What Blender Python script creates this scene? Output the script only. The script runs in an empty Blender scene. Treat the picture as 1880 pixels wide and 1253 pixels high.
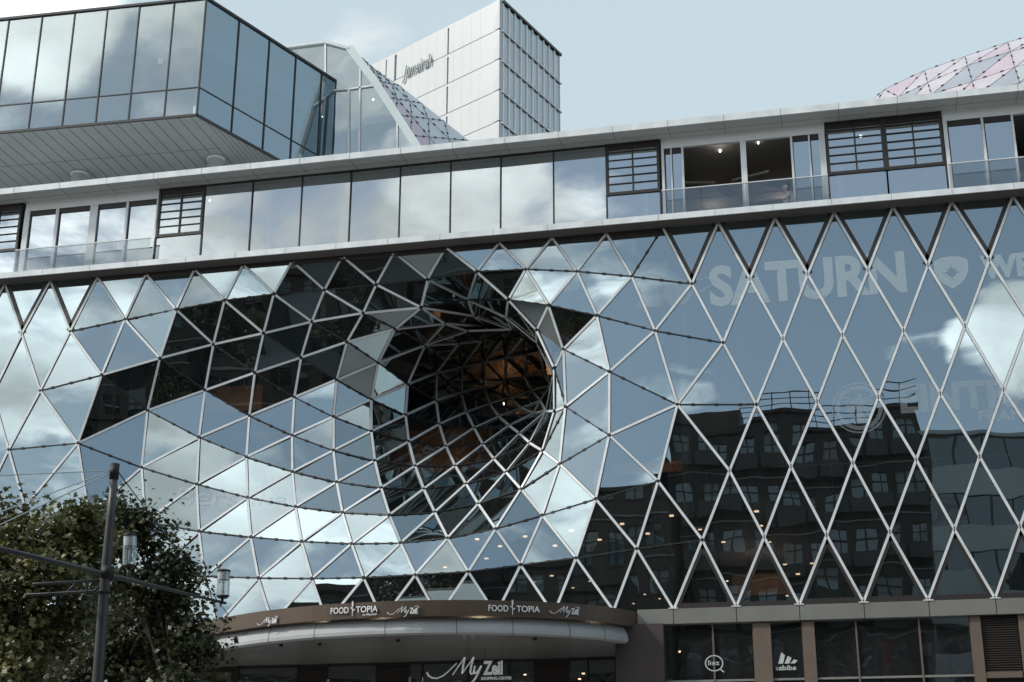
import bpy, bmesh, math, random
from mathutils import Vector, Matrix, noise
random.seed(7)
S = bpy.context.scene
COL = S.collection
# ---------------------------------------------------------------- camera
PITCH, ROLL, YAW, FPX = 0.334553, 0.0027076, -0.2244247, 2665.98
CAMP = Vector((0, -50, 1.6))
FWD = Vector((math.sin(YAW)*math.cos(PITCH), math.cos(YAW)*math.cos(PITCH), math.sin(PITCH)))
_r = Vector((math.cos(YAW), -math.sin(YAW), 0)); _u = _r.cross(FWD)
RT = _r*math.cos(ROLL) + _u*math.sin(ROLL); UP = -_r*math.sin(ROLL) + _u*math.cos(ROLL)
cd = bpy.data.cameras.new('camera'); cam = bpy.data.objects.new('camera', cd); COL.objects.link(cam)
M = Matrix((RT, UP, -FWD)).transposed().to_4x4(); M.translation = CAMP; cam.matrix_world = M
cd.sensor_fit = 'HORIZONTAL'; cd.sensor_width = 36; cd.lens = FPX/1880*36; cd.clip_end = 3000; cd.clip_start = 0.1
S.camera = cam
S.view_settings.view_transform = 'Standard'; S.view_settings.look = 'None'
S.view_settings.exposure = 0.55; S.view_settings.gamma = 1
S.cycles.max_bounces = 10; S.cycles.transparent_max_bounces = 12; S.cycles.glossy_bounces = 5; S.cycles.diffuse_bounces = 3
S.cycles.sample_clamp_indirect = 4.0; S.cycles.caustics_reflective = False; S.cycles.caustics_refractive = False
# ---------------------------------------------------------------- sky and sun
SUN_AZ = Vector((-0.87, -0.42)).normalized(); SUN_EL = math.radians(38)
W = bpy.data.worlds.new("World"); S.world = W; W.use_nodes = True
nt = W.node_tree; nt.nodes.clear()
def N_(t, **k):
    n = nt.nodes.new(t)
    for a, b in k.items(): setattr(n, a, b)
    return n
def mth(op, a, b=None, c=None, clamp=False):
    n = N_('ShaderNodeMath', operation=op); n.use_clamp = clamp
    for i, v in enumerate((a, b, c)):
        if v is None: continue
        if isinstance(v, (int, float)): n.inputs[i].default_value = v
        else: nt.links.new(v, n.inputs[i])
    return n.outputs[0]
out = N_('ShaderNodeOutputWorld'); bg = N_('ShaderNodeBackground'); bg.inputs[1].default_value = 0.1
nt.links.new(bg.outputs[0], out.inputs[0])
sky = N_('ShaderNodeTexSky', sky_type='NISHITA'); sky.sun_disc = False; sky.sun_elevation = SUN_EL
sky.sun_rotation = math.atan2(SUN_AZ.x, SUN_AZ.y); sky.air_density = 1.0; sky.dust_density = 1.5; sky.ozone_density = 1.2
tc = N_('ShaderNodeTexCoord'); sp = N_('ShaderNodeSeparateXYZ'); nt.links.new(tc.outputs['Generated'], sp.inputs[0])
zz = mth('ADD', mth('MAXIMUM', sp.outputs[2], 0.0), 0.16)
cx = mth('DIVIDE', sp.outputs[0], zz); cy = mth('DIVIDE', sp.outputs[1], zz)
cb = N_('ShaderNodeCombineXYZ'); nt.links.new(cx, cb.inputs[0]); nt.links.new(cy, cb.inputs[1]); cb.inputs[2].default_value = 8.2
n1 = N_('ShaderNodeTexNoise'); n1.inputs['Scale'].default_value = 1.7; n1.inputs['Detail'].default_value = 9; n1.inputs['Roughness'].default_value = 0.58; n1.inputs['Distortion'].default_value = 0.35
nt.links.new(cb.outputs[0], n1.inputs['Vector'])
back = mth('MULTIPLY_ADD', sp.outputs[1], -0.5, 0.5, clamp=True)      # 1 towards the street side, 0 beyond the buildings
cov = mth('ADD', n1.outputs[0], mth('MULTIPLY_ADD', back, 0.17, -0.165))
cov = mth('ADD', cov, mth('MULTIPLY', mth('MULTIPLY', sp.outputs[0], back), -0.18))
def cloud_at(x, y, rad, amt, mir=False):
    global cov
    d = (FWD + RT*((x-940)/FPX) - UP*((y-626.5)/FPX)).normalized(); d.y *= -1 if mir else 1; v = N_('ShaderNodeVectorMath', operation='DOT_PRODUCT'); nt.links.new(tc.outputs['Generated'], v.inputs[0]); v.inputs[1].default_value = d
    m = N_('ShaderNodeMapRange', interpolation_type='SMOOTHSTEP'); m.inputs[1].default_value = math.cos(rad*1.8); m.inputs[2].default_value = math.cos(rad*.2); m.inputs[4].default_value = amt; nt.links.new(v.outputs['Value'], m.inputs[0])
    cov = mth('ADD', cov, m.outputs[0])
cloud_at(20, 10, .055, .27); cloud_at(680, 70, .028, .13); cloud_at(1530, -10, .03, .10)
cloud_at(1500, 560, .13, -.16, True); cloud_at(1885, 640, .03, .19, True); cloud_at(1150, 440, .045, .20, True); cloud_at(1180, 720, .03, .12, True); cloud_at(850, 370, .045, .16, True); cloud_at(270, 50, .035, .20, True); cloud_at(60, 590, .06, .10, True)
cl = N_('ShaderNodeMapRange'); cl.inputs[1].default_value = 0.49; cl.inputs[2].default_value = 0.61; nt.links.new(cov, cl.inputs[0]); cl.interpolation_type = 'SMOOTHSTEP'
n2 = N_('ShaderNodeTexNoise'); n2.inputs['Scale'].default_value = 2.6; n2.inputs['Detail'].default_value = 6; nt.links.new(cb.outputs[0], n2.inputs['Vector'])
cr = N_('ShaderNodeMapRange'); cr.inputs[1].default_value = 0.35; cr.inputs[2].default_value = 0.65; cr.inputs[3].default_value = 6.5; cr.inputs[4].default_value = 19.0
nt.links.new(n2.outputs[0], cr.inputs[0])
cc = N_('ShaderNodeMix', data_type='RGBA', blend_type='MULTIPLY'); cc.inputs[0].default_value = 1
cc.inputs[6].default_value = (0.97, 1.0, 0.99, 1); nt.links.new(mth('MULTIPLY', cr.outputs[0], mth('MULTIPLY_ADD', back, .5, .6, clamp=True)), cc.inputs[7])
veil = N_('ShaderNodeMix', data_type='RGBA'); nt.links.new(sky.outputs[0], veil.inputs[6]); veil.inputs[7].default_value = (4.2, 5.1, 5.5, 1)
vf = mth('MULTIPLY_ADD', back, -0.55, 0.95, clamp=True); nt.links.new(vf, veil.inputs[0])
mx = N_('ShaderNodeMix', data_type='RGBA'); nt.links.new(cl.outputs[0], mx.inputs[0]); nt.links.new(veil.outputs[2], mx.inputs[6]); nt.links.new(cc.outputs[2], mx.inputs[7])
nt.links.new(mx.outputs[2], bg.inputs[0])
sd = bpy.data.lights.new('sun', 'SUN'); sd.energy = 1.75; sd.angle = math.radians(5); sd.color = (1, 0.95, 0.88)
so = bpy.data.objects.new('sun', sd); COL.objects.link(so)
sdir = Vector((SUN_AZ.x*math.cos(SUN_EL), SUN_AZ.y*math.cos(SUN_EL), math.sin(SUN_EL)))
so.rotation_euler = sdir.to_track_quat('Z', 'Y').to_euler(); so.location = (-40, -40, 60)
# ---------------------------------------------------------------- helpers
def ray(x, y): return FWD + RT*((x-940)/FPX) - UP*((y-626.5)/FPX)
def P(x, y, Y=0.0): d = ray(x, y); return CAMP + d*((Y+50)/d.y)
def PZ(x, y, Z): d = ray(x, y); return CAMP + d*((Z-1.6)/d.z)
def link(o, parent=None):
    COL.objects.link(o)
    if parent is not None: o.parent = parent
    return o
def mat(name, col=(.5,.5,.5), rough=.6, metal=0.0, var=0.0, vscale=2.0, emit=None, es=1.0, spec=0.5, bump=0.0, bscale=20, stretch=None):
    m = bpy.data.materials.new(name); m.use_nodes = True; t = m.node_tree; b = t.nodes['Principled BSDF']
    b.inputs['Base Color'].default_value = (*col, 1); b.inputs['Roughness'].default_value = rough; b.inputs['Metallic'].default_value = metal
    b.inputs['Specular IOR Level'].default_value = spec
    if var or bump:
        tcn = t.nodes.new('ShaderNodeTexCoord'); vec = tcn.outputs['Object']
        if stretch:
            mp = t.nodes.new('ShaderNodeMapping'); mp.inputs['Scale'].default_value = stretch; t.links.new(vec, mp.inputs[0]); vec = mp.outputs[0]
    if var:
        nz = t.nodes.new('ShaderNodeTexNoise'); nz.inputs['Scale'].default_value = vscale; nz.inputs['Detail'].default_value = 5; t.links.new(vec, nz.inputs['Vector'])
        r = t.nodes.new('ShaderNodeMapRange'); r.inputs[1].default_value = .3; r.inputs[2].default_value = .7; r.inputs[3].default_value = 1-var; r.inputs[4].default_value = 1+var
        t.links.new(nz.outputs[0], r.inputs[0])
        x = t.nodes.new('ShaderNodeMix'); x.data_type = 'RGBA'; x.blend_type = 'MULTIPLY'; x.inputs[0].default_value = 1; x.inputs[6].default_value = (*col, 1)
        t.links.new(r.outputs[0], x.inputs[7]); t.links.new(x.outputs[2], b.inputs['Base Color'])
    if bump:
        nb = t.nodes.new('ShaderNodeTexNoise'); nb.inputs['Scale'].default_value = bscale; t.links.new(vec, nb.inputs['Vector'])
        bp = t.nodes.new('ShaderNodeBump'); bp.inputs['Strength'].default_value = bump; bp.inputs['Distance'].default_value = .02
        t.links.new(nb.outputs[0], bp.inputs['Height']); t.links.new(bp.outputs[0], b.inputs['Normal'])
    if emit: b.inputs['Emission Color'].default_value = (*emit, 1); b.inputs['Emission Strength'].default_value = es
    return m
def glass(name, refl=.30, gtint=(.86,.95,1), ttint=(.42,.47,.48), wav=.25, wscale=.45, dirt=.04, dcol=(.55,.6,.6)):
    m = bpy.data.materials.new(name); m.use_nodes = True; t = m.node_tree; t.nodes.clear()
    o = t.nodes.new('ShaderNodeOutputMaterial'); g = t.nodes.new('ShaderNodeBsdfGlossy'); g.inputs['Roughness'].default_value = 0.0; g.inputs[0].default_value = (*gtint, 1)
    tr = t.nodes.new('ShaderNodeBsdfTransparent'); tr.inputs[0].default_value = (*ttint, 1)
    df = t.nodes.new('ShaderNodeBsdfDiffuse'); df.inputs[0].default_value = (*dcol, 1)
    tcn = t.nodes.new('ShaderNodeTexCoord')
    nz = t.nodes.new('ShaderNodeTexNoise'); nz.inputs['Scale'].default_value = wscale; nz.inputs['Detail'].default_value = 1.5; nz.inputs['Roughness'].default_value = .4
    t.links.new(tcn.outputs['Object'], nz.inputs['Vector'])
    bp = t.nodes.new('ShaderNodeBump'); bp.inputs['Strength'].default_value = wav; bp.inputs['Distance'].default_value = .05
    t.links.new(nz.outputs[0], bp.inputs['Height']); t.links.new(bp.outputs[0], g.inputs['Normal'])
    lw = t.nodes.new('ShaderNodeLayerWeight'); lw.inputs[0].default_value = .5
    pw = t.nodes.new('ShaderNodeMath'); pw.operation = 'POWER'; t.links.new(lw.outputs['Facing'], pw.inputs[0]); pw.inputs[1].default_value = 4
    ml = t.nodes.new('ShaderNodeMath'); ml.operation = 'MULTIPLY_ADD'; t.links.new(pw.outputs[0], ml.inputs[0]); ml.inputs[1].default_value = 1-refl; ml.inputs[2].default_value = refl
    a = t.nodes.new('ShaderNodeMixShader'); t.links.new(ml.outputs[0], a.inputs[0]); t.links.new(tr.outputs[0], a.inputs[1]); t.links.new(g.outputs[0], a.inputs[2])
    # thin film of dust, in vertical rain streaks
    mp = t.nodes.new('ShaderNodeMapping'); mp.inputs['Scale'].default_value = (3.0, 3.0, .25); t.links.new(tcn.outputs['Object'], mp.inputs[0])
    nd = t.nodes.new('ShaderNodeTexNoise'); nd.inputs['Scale'].default_value = 1.3; nd.inputs['Detail'].default_value = 4; t.links.new(mp.outputs[0], nd.inputs['Vector'])
    dm = t.nodes.new('ShaderNodeMath'); dm.operation = 'MULTIPLY'; t.links.new(nd.outputs[0], dm.inputs[0]); dm.inputs[1].default_value = dirt*2
    c = t.nodes.new('ShaderNodeMixShader'); t.links.new(dm.outputs[0], c.inputs[0]); t.links.new(a.outputs[0], c.inputs[1]); t.links.new(df.outputs[0], c.inputs[2])
    t.links.new(c.outputs[0], o.inputs[0])
    return m
class MB:
    def __init__(s): s.v = []; s.f = []
    def poly(s, pts):
        i = len(s.v); s.v += [Vector(p) for p in pts]; s.f.append(tuple(range(i, i+len(pts))))
    def box(s, a, b):
        x0,y0,z0 = (min(a[i],b[i]) for i in range(3)); x1,y1,z1 = (max(a[i],b[i]) for i in range(3))
        s.hexa([(x0,y0,z0),(x1,y0,z0),(x1,y1,z0),(x0,y1,z0),(x0,y0,z1),(x1,y0,z1),(x1,y1,z1),(x0,y1,z1)])
    def hexa(s, p):
        i = len(s.v); s.v += [Vector(q) for q in p]
        s.f += [(i,i+3,i+2,i+1),(i+4,i+5,i+6,i+7),(i,i+1,i+5,i+4),(i+1,i+2,i+6,i+5),(i+2,i+3,i+7,i+6),(i+3,i,i+4,i+7)]
    def bar(s, A, B, n, w, h0, h1):           # box along A-B, width w, from h0 to h1 along n
        A = Vector(A); B = Vector(B); n = Vector(n); d = (B-A).normalized(); n = (n-d*n.dot(d)).normalized(); q = d.cross(n)*(w/2)
        s.hexa([A-q+n*h0, A+q+n*h0, B+q+n*h0, B-q+n*h0, A-q+n*h1, A+q+n*h1, B+q+n*h1, B-q+n*h1])
    def tube(s, pts, r, k=10, cap=True):
        pts = [Vector(p) for p in pts]; rr = r if isinstance(r, (list, tuple)) else [r]*len(pts); base = len(s.v)
        for i, p in enumerate(pts):
            d = (pts[min(i+1, len(pts)-1)]-pts[max(i-1, 0)]).normalized()
            a = Vector((0,0,1)) if abs(d.z) < .9 else Vector((1,0,0)); u = d.cross(a).normalized(); v = d.cross(u)
            for j in range(k): t = 2*math.pi*j/k; s.v.append(p+(u*math.cos(t)+v*math.sin(t))*rr[i])
        for i in range(len(pts)-1):
            for j in range(k):
                a = base+i*k+j; b = base+i*k+(j+1)%k; s.f.append((a, b, b+k, a+k))
        if cap: s.f.append(tuple(base+j for j in range(k))[::-1]); s.f.append(tuple(base+(len(pts)-1)*k+j for j in range(k)))
    def build(s, name, m, parent=None, smooth=False):
        me = bpy.data.meshes.new(name); me.from_pydata([tuple(v) for v in s.v], [], s.f); me.materials.append(m)
        if smooth:
            for p in me.polygons: p.use_smooth = True
        me.update(); return link(bpy.data.objects.new(name, me), parent)
def box(name, m, a, b, parent=None): q = MB(); q.box(a, b); return q.build(name, m, parent)
def tag(o, label=None, cat=None, group=None, kind=None):
    if label: o['label'] = label
    if cat: o['category'] = cat
    if group: o['group'] = group
    if kind: o['kind'] = kind
    return o
def thing(name, label, cat, group=None):
    o = bpy.data.objects.new(name, None); o.empty_display_size = .1; COL.objects.link(o); return tag(o, label, cat, group)
def text(name, s, m, origin, ux, uy, h, w=None, parent=None, depth=.03, off=0.0, shear=0.0, mirror=False):
    """lettering: baseline-left at origin, cap height h along uy, optional total width w along ux"""
    cu = bpy.data.curves.new(name, 'FONT'); cu.body = s; cu.size = 1; cu.extrude = .001; cu.offset = off; cu.shear = shear; cu.resolution_u = 4
    ob = bpy.data.objects.new(name, cu); COL.objects.link(ob)
    dg = bpy.context.evaluated_depsgraph_get(); dg.update()
    me = bpy.data.meshes.new_from_object(ob.evaluated_get(dg)); COL.objects.unlink(ob); bpy.data.objects.remove(ob)
    xs = [v.co.x for v in me.vertices]; ys = [v.co.y for v in me.vertices]; zs = [v.co.z for v in me.vertices]
    x0, x1 = min(xs), max(xs); y1 = max(ys); sy = h/.70
    if w is None: w = (x1-x0)*sy
    o3 = Vector(origin); ux = Vector(ux).normalized(); uy = Vector(uy).normalized(); n = ux.cross(uy)
    for v in me.vertices:
        tx = (v.co.x-x0)/(x1-x0); tx = 1-tx if mirror else tx
        v.co = o3 + ux*(tx*w) + uy*(v.co.y*sy) + n*(depth if v.co.z > 0 else 0)
    me.materials.clear(); me.materials.append(m); me.name = name
    ob = bpy.data.objects.new(name, me); return link(ob, parent)
# ---------------------------------------------------------------- materials
m_alu = mat('pale aluminium', (.72,.745,.75), .42, .05, .10, 1.5)
m_white = mat('white coated panel', (.74,.77,.77), .5, 0, .13, 1.6, stretch=(1.2,1.2,.35))
m_soffit = mat('grey soffit panel', (.58,.61,.61), .6, 0, .06, .5)
m_dark = mat('dark bronze frame', (.030,.024,.022), .5)
m_black = mat('black gasket', (.015,.014,.014), .6)
m_steel = mat('dark interior steel', (.03,.03,.03), .5)
m_panelgap = mat('panel joint', (.12,.13,.13), .8)
m_glass = glass('coated facade glass', .40, gtint=(.79,.94,.985), ttint=(.20,.205,.205), wav=.15, dirt=.012)
m_glass2 = glass('upper storey glass', .52, gtint=(.90,.97,1), ttint=(.5,.52,.53), wav=.12, wscale=.3, dirt=.03)
m_clear = glass('clear balustrade glass', .10, ttint=(.74,.75,.75), wav=.02, dirt=.015)
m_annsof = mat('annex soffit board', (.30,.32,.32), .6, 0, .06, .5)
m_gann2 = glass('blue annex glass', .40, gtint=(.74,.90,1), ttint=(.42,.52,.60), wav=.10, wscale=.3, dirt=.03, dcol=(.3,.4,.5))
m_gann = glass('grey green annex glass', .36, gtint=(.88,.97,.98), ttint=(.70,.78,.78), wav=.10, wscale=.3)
m_int = mat('dark interior', (.06,.055,.05), .8, 0, .2, .3)
m_ceil = mat('interior ceiling', (.16,.15,.145), .8)
m_wood = mat('orange wood lining', (.50,.24,.10), .5, 0, .18, 1.2, stretch=(6,1,.3))
m_band = mat('beige metal band', (.34,.34,.31), .38, .35, .07, .8)
m_bronze = mat('bronze canopy sheet', (.11,.08,.058), .42, .3, .15, .7)
m_pier = mat('brown stone pier', (.155,.118,.09), .6, 0, .10, 1.5)
m_lamp = mat('downlight', (1,.9,.8), .5, emit=(1,.72,.45), es=4.5)
m_lampw = mat('white spotlight', (1,1,1), .5, emit=(1,.97,.92), es=9)
m_lit = mat('lit white sign letter', (.82,.84,.84), .5, emit=(.9,.95,.95), es=.10)
m_beam = mat('white lintel panel', (.90,.92,.92), .45)
m_sign = mat('white sign letter', (.82,.84,.84), .5)
NODE = [(-34.97,0.0,18.69),(-34.01,0.0,21.22),(-32.95,0.0,23.53),(-35.09,0.0,23.54),(-32.89,0.0,18.74),(-33.87,0.0,16.32),(-32.82,0.0,13.97),(-31.76,0.0,11.7),(-31.86,0.0,16.39),(-31.9,0.0,21.25),(-30.88,0.0,23.48),(-30.77,0.0,18.76),(-29.73,0.0,21.2),(-28.75,0.0,23.46),(-30.86,0.0,14.03),(-28.87,0.0,16.48),(-28.08,-0.09,19.21),(-27.44,0.16,21.59),(-26.61,0.0,23.43),(-28.1,0.0,13.6),(-26.36,0.6,15.51),(-24.16,0.86,16.67),(-22.3,1.3,17.56),(-20.57,1.58,18.29),(-18.89,1.7,18.94),(-17.35,2.13,19.69),(-15.9,3.66,20.83),(-14.22,4.06,21.45),(-24.5,0.0,23.44),(-25.12,-0.07,21.75),(-25.75,0.14,19.82),(-26.39,0.72,17.87),(-25.82,0.23,13.26),(-25.24,-0.04,11.12),(-24.52,0.0,9.38),(-24.09,0.93,18.62),(-22.07,1.03,19.24),(-20.26,1.28,19.83),(-18.34,1.18,20.31),(-16.43,1.32,20.76),(-14.73,2.47,21.26),(-13.68,5.36,22.07),(-22.41,0.0,23.46),(-23.14,0.08,22.04),(-23.74,0.63,20.42),(-24.02,0.68,14.74),(-23.63,0.36,12.82),(-23.16,0.12,11.05),(-22.49,0.0,9.22),(-21.62,0.6,20.72),(-19.73,0.89,21.16),(-17.56,0.75,21.3),(-15.23,0.81,21.37),(-13.82,3.54,21.89),(-20.34,0.0,23.44),(-21.09,0.13,22.16),(-22.2,1.04,15.81),(-21.9,0.71,14.12),(-21.52,0.37,12.51),(-21.01,0.11,10.91),(-20.33,0.0,9.24),(-18.25,0.0,23.46),(-19.13,0.54,22.32),(-20.51,1.41,16.68),(-20.27,1.04,15.12),(-19.91,0.64,13.65),(-19.46,0.29,12.24),(-18.89,0.04,10.8),(-18.21,0.0,9.19),(-16.13,0.0,23.44),(-16.93,0.35,22.29),(-18.95,1.7,17.42),(-18.79,1.44,15.98),(-18.43,0.97,14.6),(-17.99,0.52,13.31),(-17.44,0.12,12.04),(-16.86,-0.09,10.74),(-16.12,0.0,9.25),(-14.04,0.0,23.45),(-14.94,0.64,22.46),(-17.74,2.59,18.32),(-17.53,2.13,16.86),(-17.14,1.52,15.5),(-16.62,0.83,14.25),(-16.02,0.08,13.03),(-15.51,-0.07,11.95),(-14.86,-0.28,10.74),(-14.06,0.0,9.28),(-11.92,0.0,23.44),(-12.8,0.05,22.36),(-13.86,2.74,22.31),(-12.43,4.47,21.52),(-9.85,0.0,23.45),(-10.87,-0.02,22.26),(-11.61,0.28,21.21),(-12.24,2.6,21.37),(-7.76,0.0,23.44),(-8.92,0.0,22.01),(-10.02,0.1,20.78),(-10.58,0.6,20.01),(-11.05,2.87,20.31),(-6.85,0.0,21.63),(-8.19,0.07,20.21),(-9.58,0.65,19.18),(-9.9,0.51,18.42),(-3.56,0.0,23.48),(-4.63,0.0,21.14),(-6.04,0.0,19.42),(-7.77,0.11,18.0),(-1.48,0.0,23.47),(-2.51,0.0,21.15),(-3.59,0.0,18.77),(-5.32,0.0,16.56),(0.65,0.0,23.49),(-0.44,0.0,21.16),(-1.46,0.0,18.76),(-2.53,0.0,16.38),(-3.58,0.0,14.03),(-4.63,0.0,11.62),(-5.7,0.0,9.25),(2.74,0.0,23.51),(1.68,0.0,21.13),(0.62,0.0,18.75),(-0.42,0.0,16.35),(-1.46,0.0,14.07),(-2.51,0.0,11.63),(-3.57,0.0,9.29),(4.79,0.0,23.52),(3.76,0.0,21.15),(2.72,0.0,18.75),(1.67,0.0,16.38),(0.64,0.0,14.08),(-0.41,0.0,11.61),(-1.47,0.0,9.28),(6.89,0.0,23.52),(5.85,0.0,21.16),(4.8,0.0,18.76),(3.75,0.0,16.36),(2.75,0.0,14.08),(1.68,0.0,11.63),(0.64,0.0,9.31),(9.0,0.0,23.55),(7.93,0.0,21.18),(6.92,0.0,18.79),(5.83,0.0,16.37),(4.82,0.0,14.07),(3.77,0.0,11.63),(2.72,0.0,9.31),(7.91,0.0,16.39),(6.93,0.0,14.07),(5.86,0.0,11.63),(4.83,0.0,9.29),(7.92,0.0,11.63),(6.97,0.0,9.28),(-27.25,-0.29,11.31),(-26.54,0.0,9.38),(-29.74,0.0,11.66),(-28.73,0.0,9.4),(-10.27,2.18,18.68),(-10.86,3.67,17.7),(-9.49,0.51,16.89),(-7.82,0.07,15.58),(-6.1,0.0,13.78),(-6.92,0.0,11.41),(-7.78,0.0,9.28),(-5.63,0.0,23.49),(-9.73,0.53,14.73),(-8.34,0.02,13.25),(-11.22,0.75,13.92),(-10.37,0.45,12.84),(-9.08,0.02,11.17),(-9.89,0.0,9.23),(-16.54,3.52,19.16),(-16.61,3.58,17.88),(-16.29,3.08,16.62),(-15.81,2.45,15.45),(-15.21,1.68,14.33),(-14.53,0.89,13.23),(-13.73,-0.15,12.03),(-12.9,-0.32,10.77),(-11.96,0.0,9.28),(-15.04,5.74,21.55),(-14.4,7.14,22.09),(-13.74,8.42,22.6),(-12.35,6.25,21.78),(-16.11,6.21,20.46),(-15.85,5.33,18.94),(-15.54,4.79,17.76),(-15.0,3.96,16.58),(-14.37,3.08,15.53),(-13.71,2.28,14.59),(-12.96,1.27,13.56),(-12.0,0.03,12.33),(-11.07,-0.02,10.99),(-15.66,8.69,21.49),(-15.49,7.97,20.07),(-14.86,6.51,18.72),(-14.24,5.47,17.71),(-13.56,4.28,16.67),(-12.86,3.31,15.78),(-12.05,1.88,14.87),(-15.09,10.63,22.31),(-15.04,10.25,20.99),(-14.24,8.12,19.51),(-13.43,6.44,18.42),(-12.67,5.07,17.61),(-11.96,3.8,16.89),(-11.22,2.28,16.07),(-10.43,0.84,15.35),(-13.92,9.73,22.12),(-14.54,12.18,21.82),(-13.59,9.45,20.14),(-12.74,7.56,19.07),(-11.82,5.82,18.3),(-9.94,0.72,16.81),(-12.82,8.78,21.89),(-13.37,11.27,21.68),(-12.82,10.11,20.61),(-11.77,6.99,19.17),(-11.95,7.82,21.66),(-12.24,9.96,21.41),(-11.68,8.78,20.39),(-30.55,0.0,9.46),(-37.27,0.0,23.55),(-36.14,0.0,21.19),(-33.77,0.0,11.78),(-32.5,0.0,9.43)]
LIGHT = [(0,1),(1,2),(1,3),(1,4),(4,5),(0,5),(5,6),(6,7),(6,8),(4,9),(9,10),(8,11),(11,12),(12,13),(14,15),(15,16),(16,17),(17,18),(19,20),(20,21),(21,22),(22,23),(23,24),(24,25),(25,26),(26,27),(28,29),(29,30),(30,31),(20,31),(20,32),(32,33),(33,34),(15,31),(31,35),(35,36),(36,37),(37,38),(38,39),(39,40),(40,41),(42,43),(43,44),(35,44),(21,35),(21,45),(45,46),(46,47),(47,48),(16,30),(30,44),(44,49),(49,50),(50,51),(51,52),(52,53),(41,53),(54,55),(49,55),(36,49),(22,36),(22,56),(56,57),(57,58),(58,59),(59,60),(61,62),(50,62),(37,50),(23,37),(23,63),(63,64),(64,65),(65,66),(66,67),(67,68),(69,70),(51,70),(38,51),(24,38),(24,71),(71,72),(72,73),(73,74),(74,75),(75,76),(76,77),(78,79),(52,79),(39,52),(25,39),(25,80),(80,81),(81,82),(82,83),(83,84),(84,85),(85,86),(86,87),(88,89),(89,90),(53,90),(53,91),(92,93),(93,94),(94,95),(91,95),(96,97),(97,98),(98,99),(99,100),(101,102),(102,103),(103,104),(105,106),(106,107),(107,108),(109,110),(110,111),(111,112),(113,114),(114,115),(115,116),(116,117),(117,118),(118,119),(120,121),(121,122),(122,123),(123,124),(124,125),(125,126),(127,128),(128,129),(129,130),(130,131),(131,132),(132,133),(134,135),(135,136),(136,137),(137,138),(138,139),(139,140),(141,142),(142,143),(143,144),(144,145),(145,146),(146,147),(148,149),(149,150),(150,151),(152,153),(2,9),(9,11),(11,15),(15,19),(19,154),(154,155),(10,12),(12,16),(4,8),(8,14),(14,156),(156,157),(13,17),(17,30),(18,29),(29,44),(28,43),(43,49),(42,55),(50,55),(54,62),(51,62),(61,70),(52,70),(40,52),(27,40),(27,91),(69,79),(79,90),(90,95),(95,100),(100,158),(158,159),(78,89),(89,94),(94,99),(99,104),(88,93),(93,98),(98,103),(103,160),(92,97),(97,102),(102,108),(108,161),(96,101),(101,107),(107,112),(112,162),(162,163),(163,164),(106,165),(106,111),(111,116),(116,124),(124,132),(132,140),(105,110),(110,115),(115,123),(123,131),(131,139),(139,147),(109,114),(114,122),(122,130),(130,138),(138,146),(146,151),(113,121),(121,129),(129,137),(137,145),(145,150),(150,153),(120,128),(128,136),(136,144),(144,149),(149,152),(127,135),(135,143),(143,148),(134,142),(112,117),(117,125),(125,133),(118,162),(118,126),(112,161),(161,162),(166,167),(163,167),(119,163),(168,169),(169,170),(164,170),(161,167),(167,170),(170,171),(26,172),(172,173),(173,174),(174,175),(175,176),(176,177),(177,178),(178,179),(179,180),(26,40),(26,181),(181,182),(182,183),(183,184),(181,185),(185,186),(186,187),(187,188),(188,189),(189,190),(190,191),(191,192),(192,193),(171,193),(182,194),(194,195),(195,196),(196,197),(197,198),(198,199),(199,200),(168,200),(183,201),(201,202),(202,203),(203,204),(204,205),(205,206),(206,207),(207,208),(166,208),(184,209),(209,210),(210,211),(211,212),(212,213),(159,213),(159,214),(160,214),(108,160),(215,216),(216,217),(217,218),(213,218),(219,220),(220,221),(218,221),(159,218),(32,45),(45,56),(56,63),(63,71),(71,80),(80,172),(172,185),(185,194),(194,201),(201,209),(209,215),(215,219),(33,46),(46,57),(57,64),(64,72),(72,81),(81,173),(173,186),(186,195),(195,202),(202,210),(210,216),(216,220),(34,47),(47,58),(58,65),(65,73),(73,82),(82,174),(174,187),(187,196),(196,203),(203,211),(211,217),(217,221),(48,59),(59,66),(66,74),(74,83),(83,175),(175,188),(188,197),(197,204),(204,212),(212,218),(60,67),(67,75),(75,84),(84,176),(176,189),(189,198),(198,205),(205,213),(68,76),(76,85),(85,177),(177,190),(190,199),(199,206),(159,206),(77,86),(86,178),(178,191),(191,200),(200,207),(159,207),(87,179),(179,192),(168,192),(168,208),(208,214),(104,214),(180,193),(169,193),(166,169),(160,166),(19,156),(33,155),(32,154),(154,157),(7,14),(7,222),(156,222),(223,224),(0,224),(3,224),(6,225),(225,226),(7,226),(19,32)]
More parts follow.
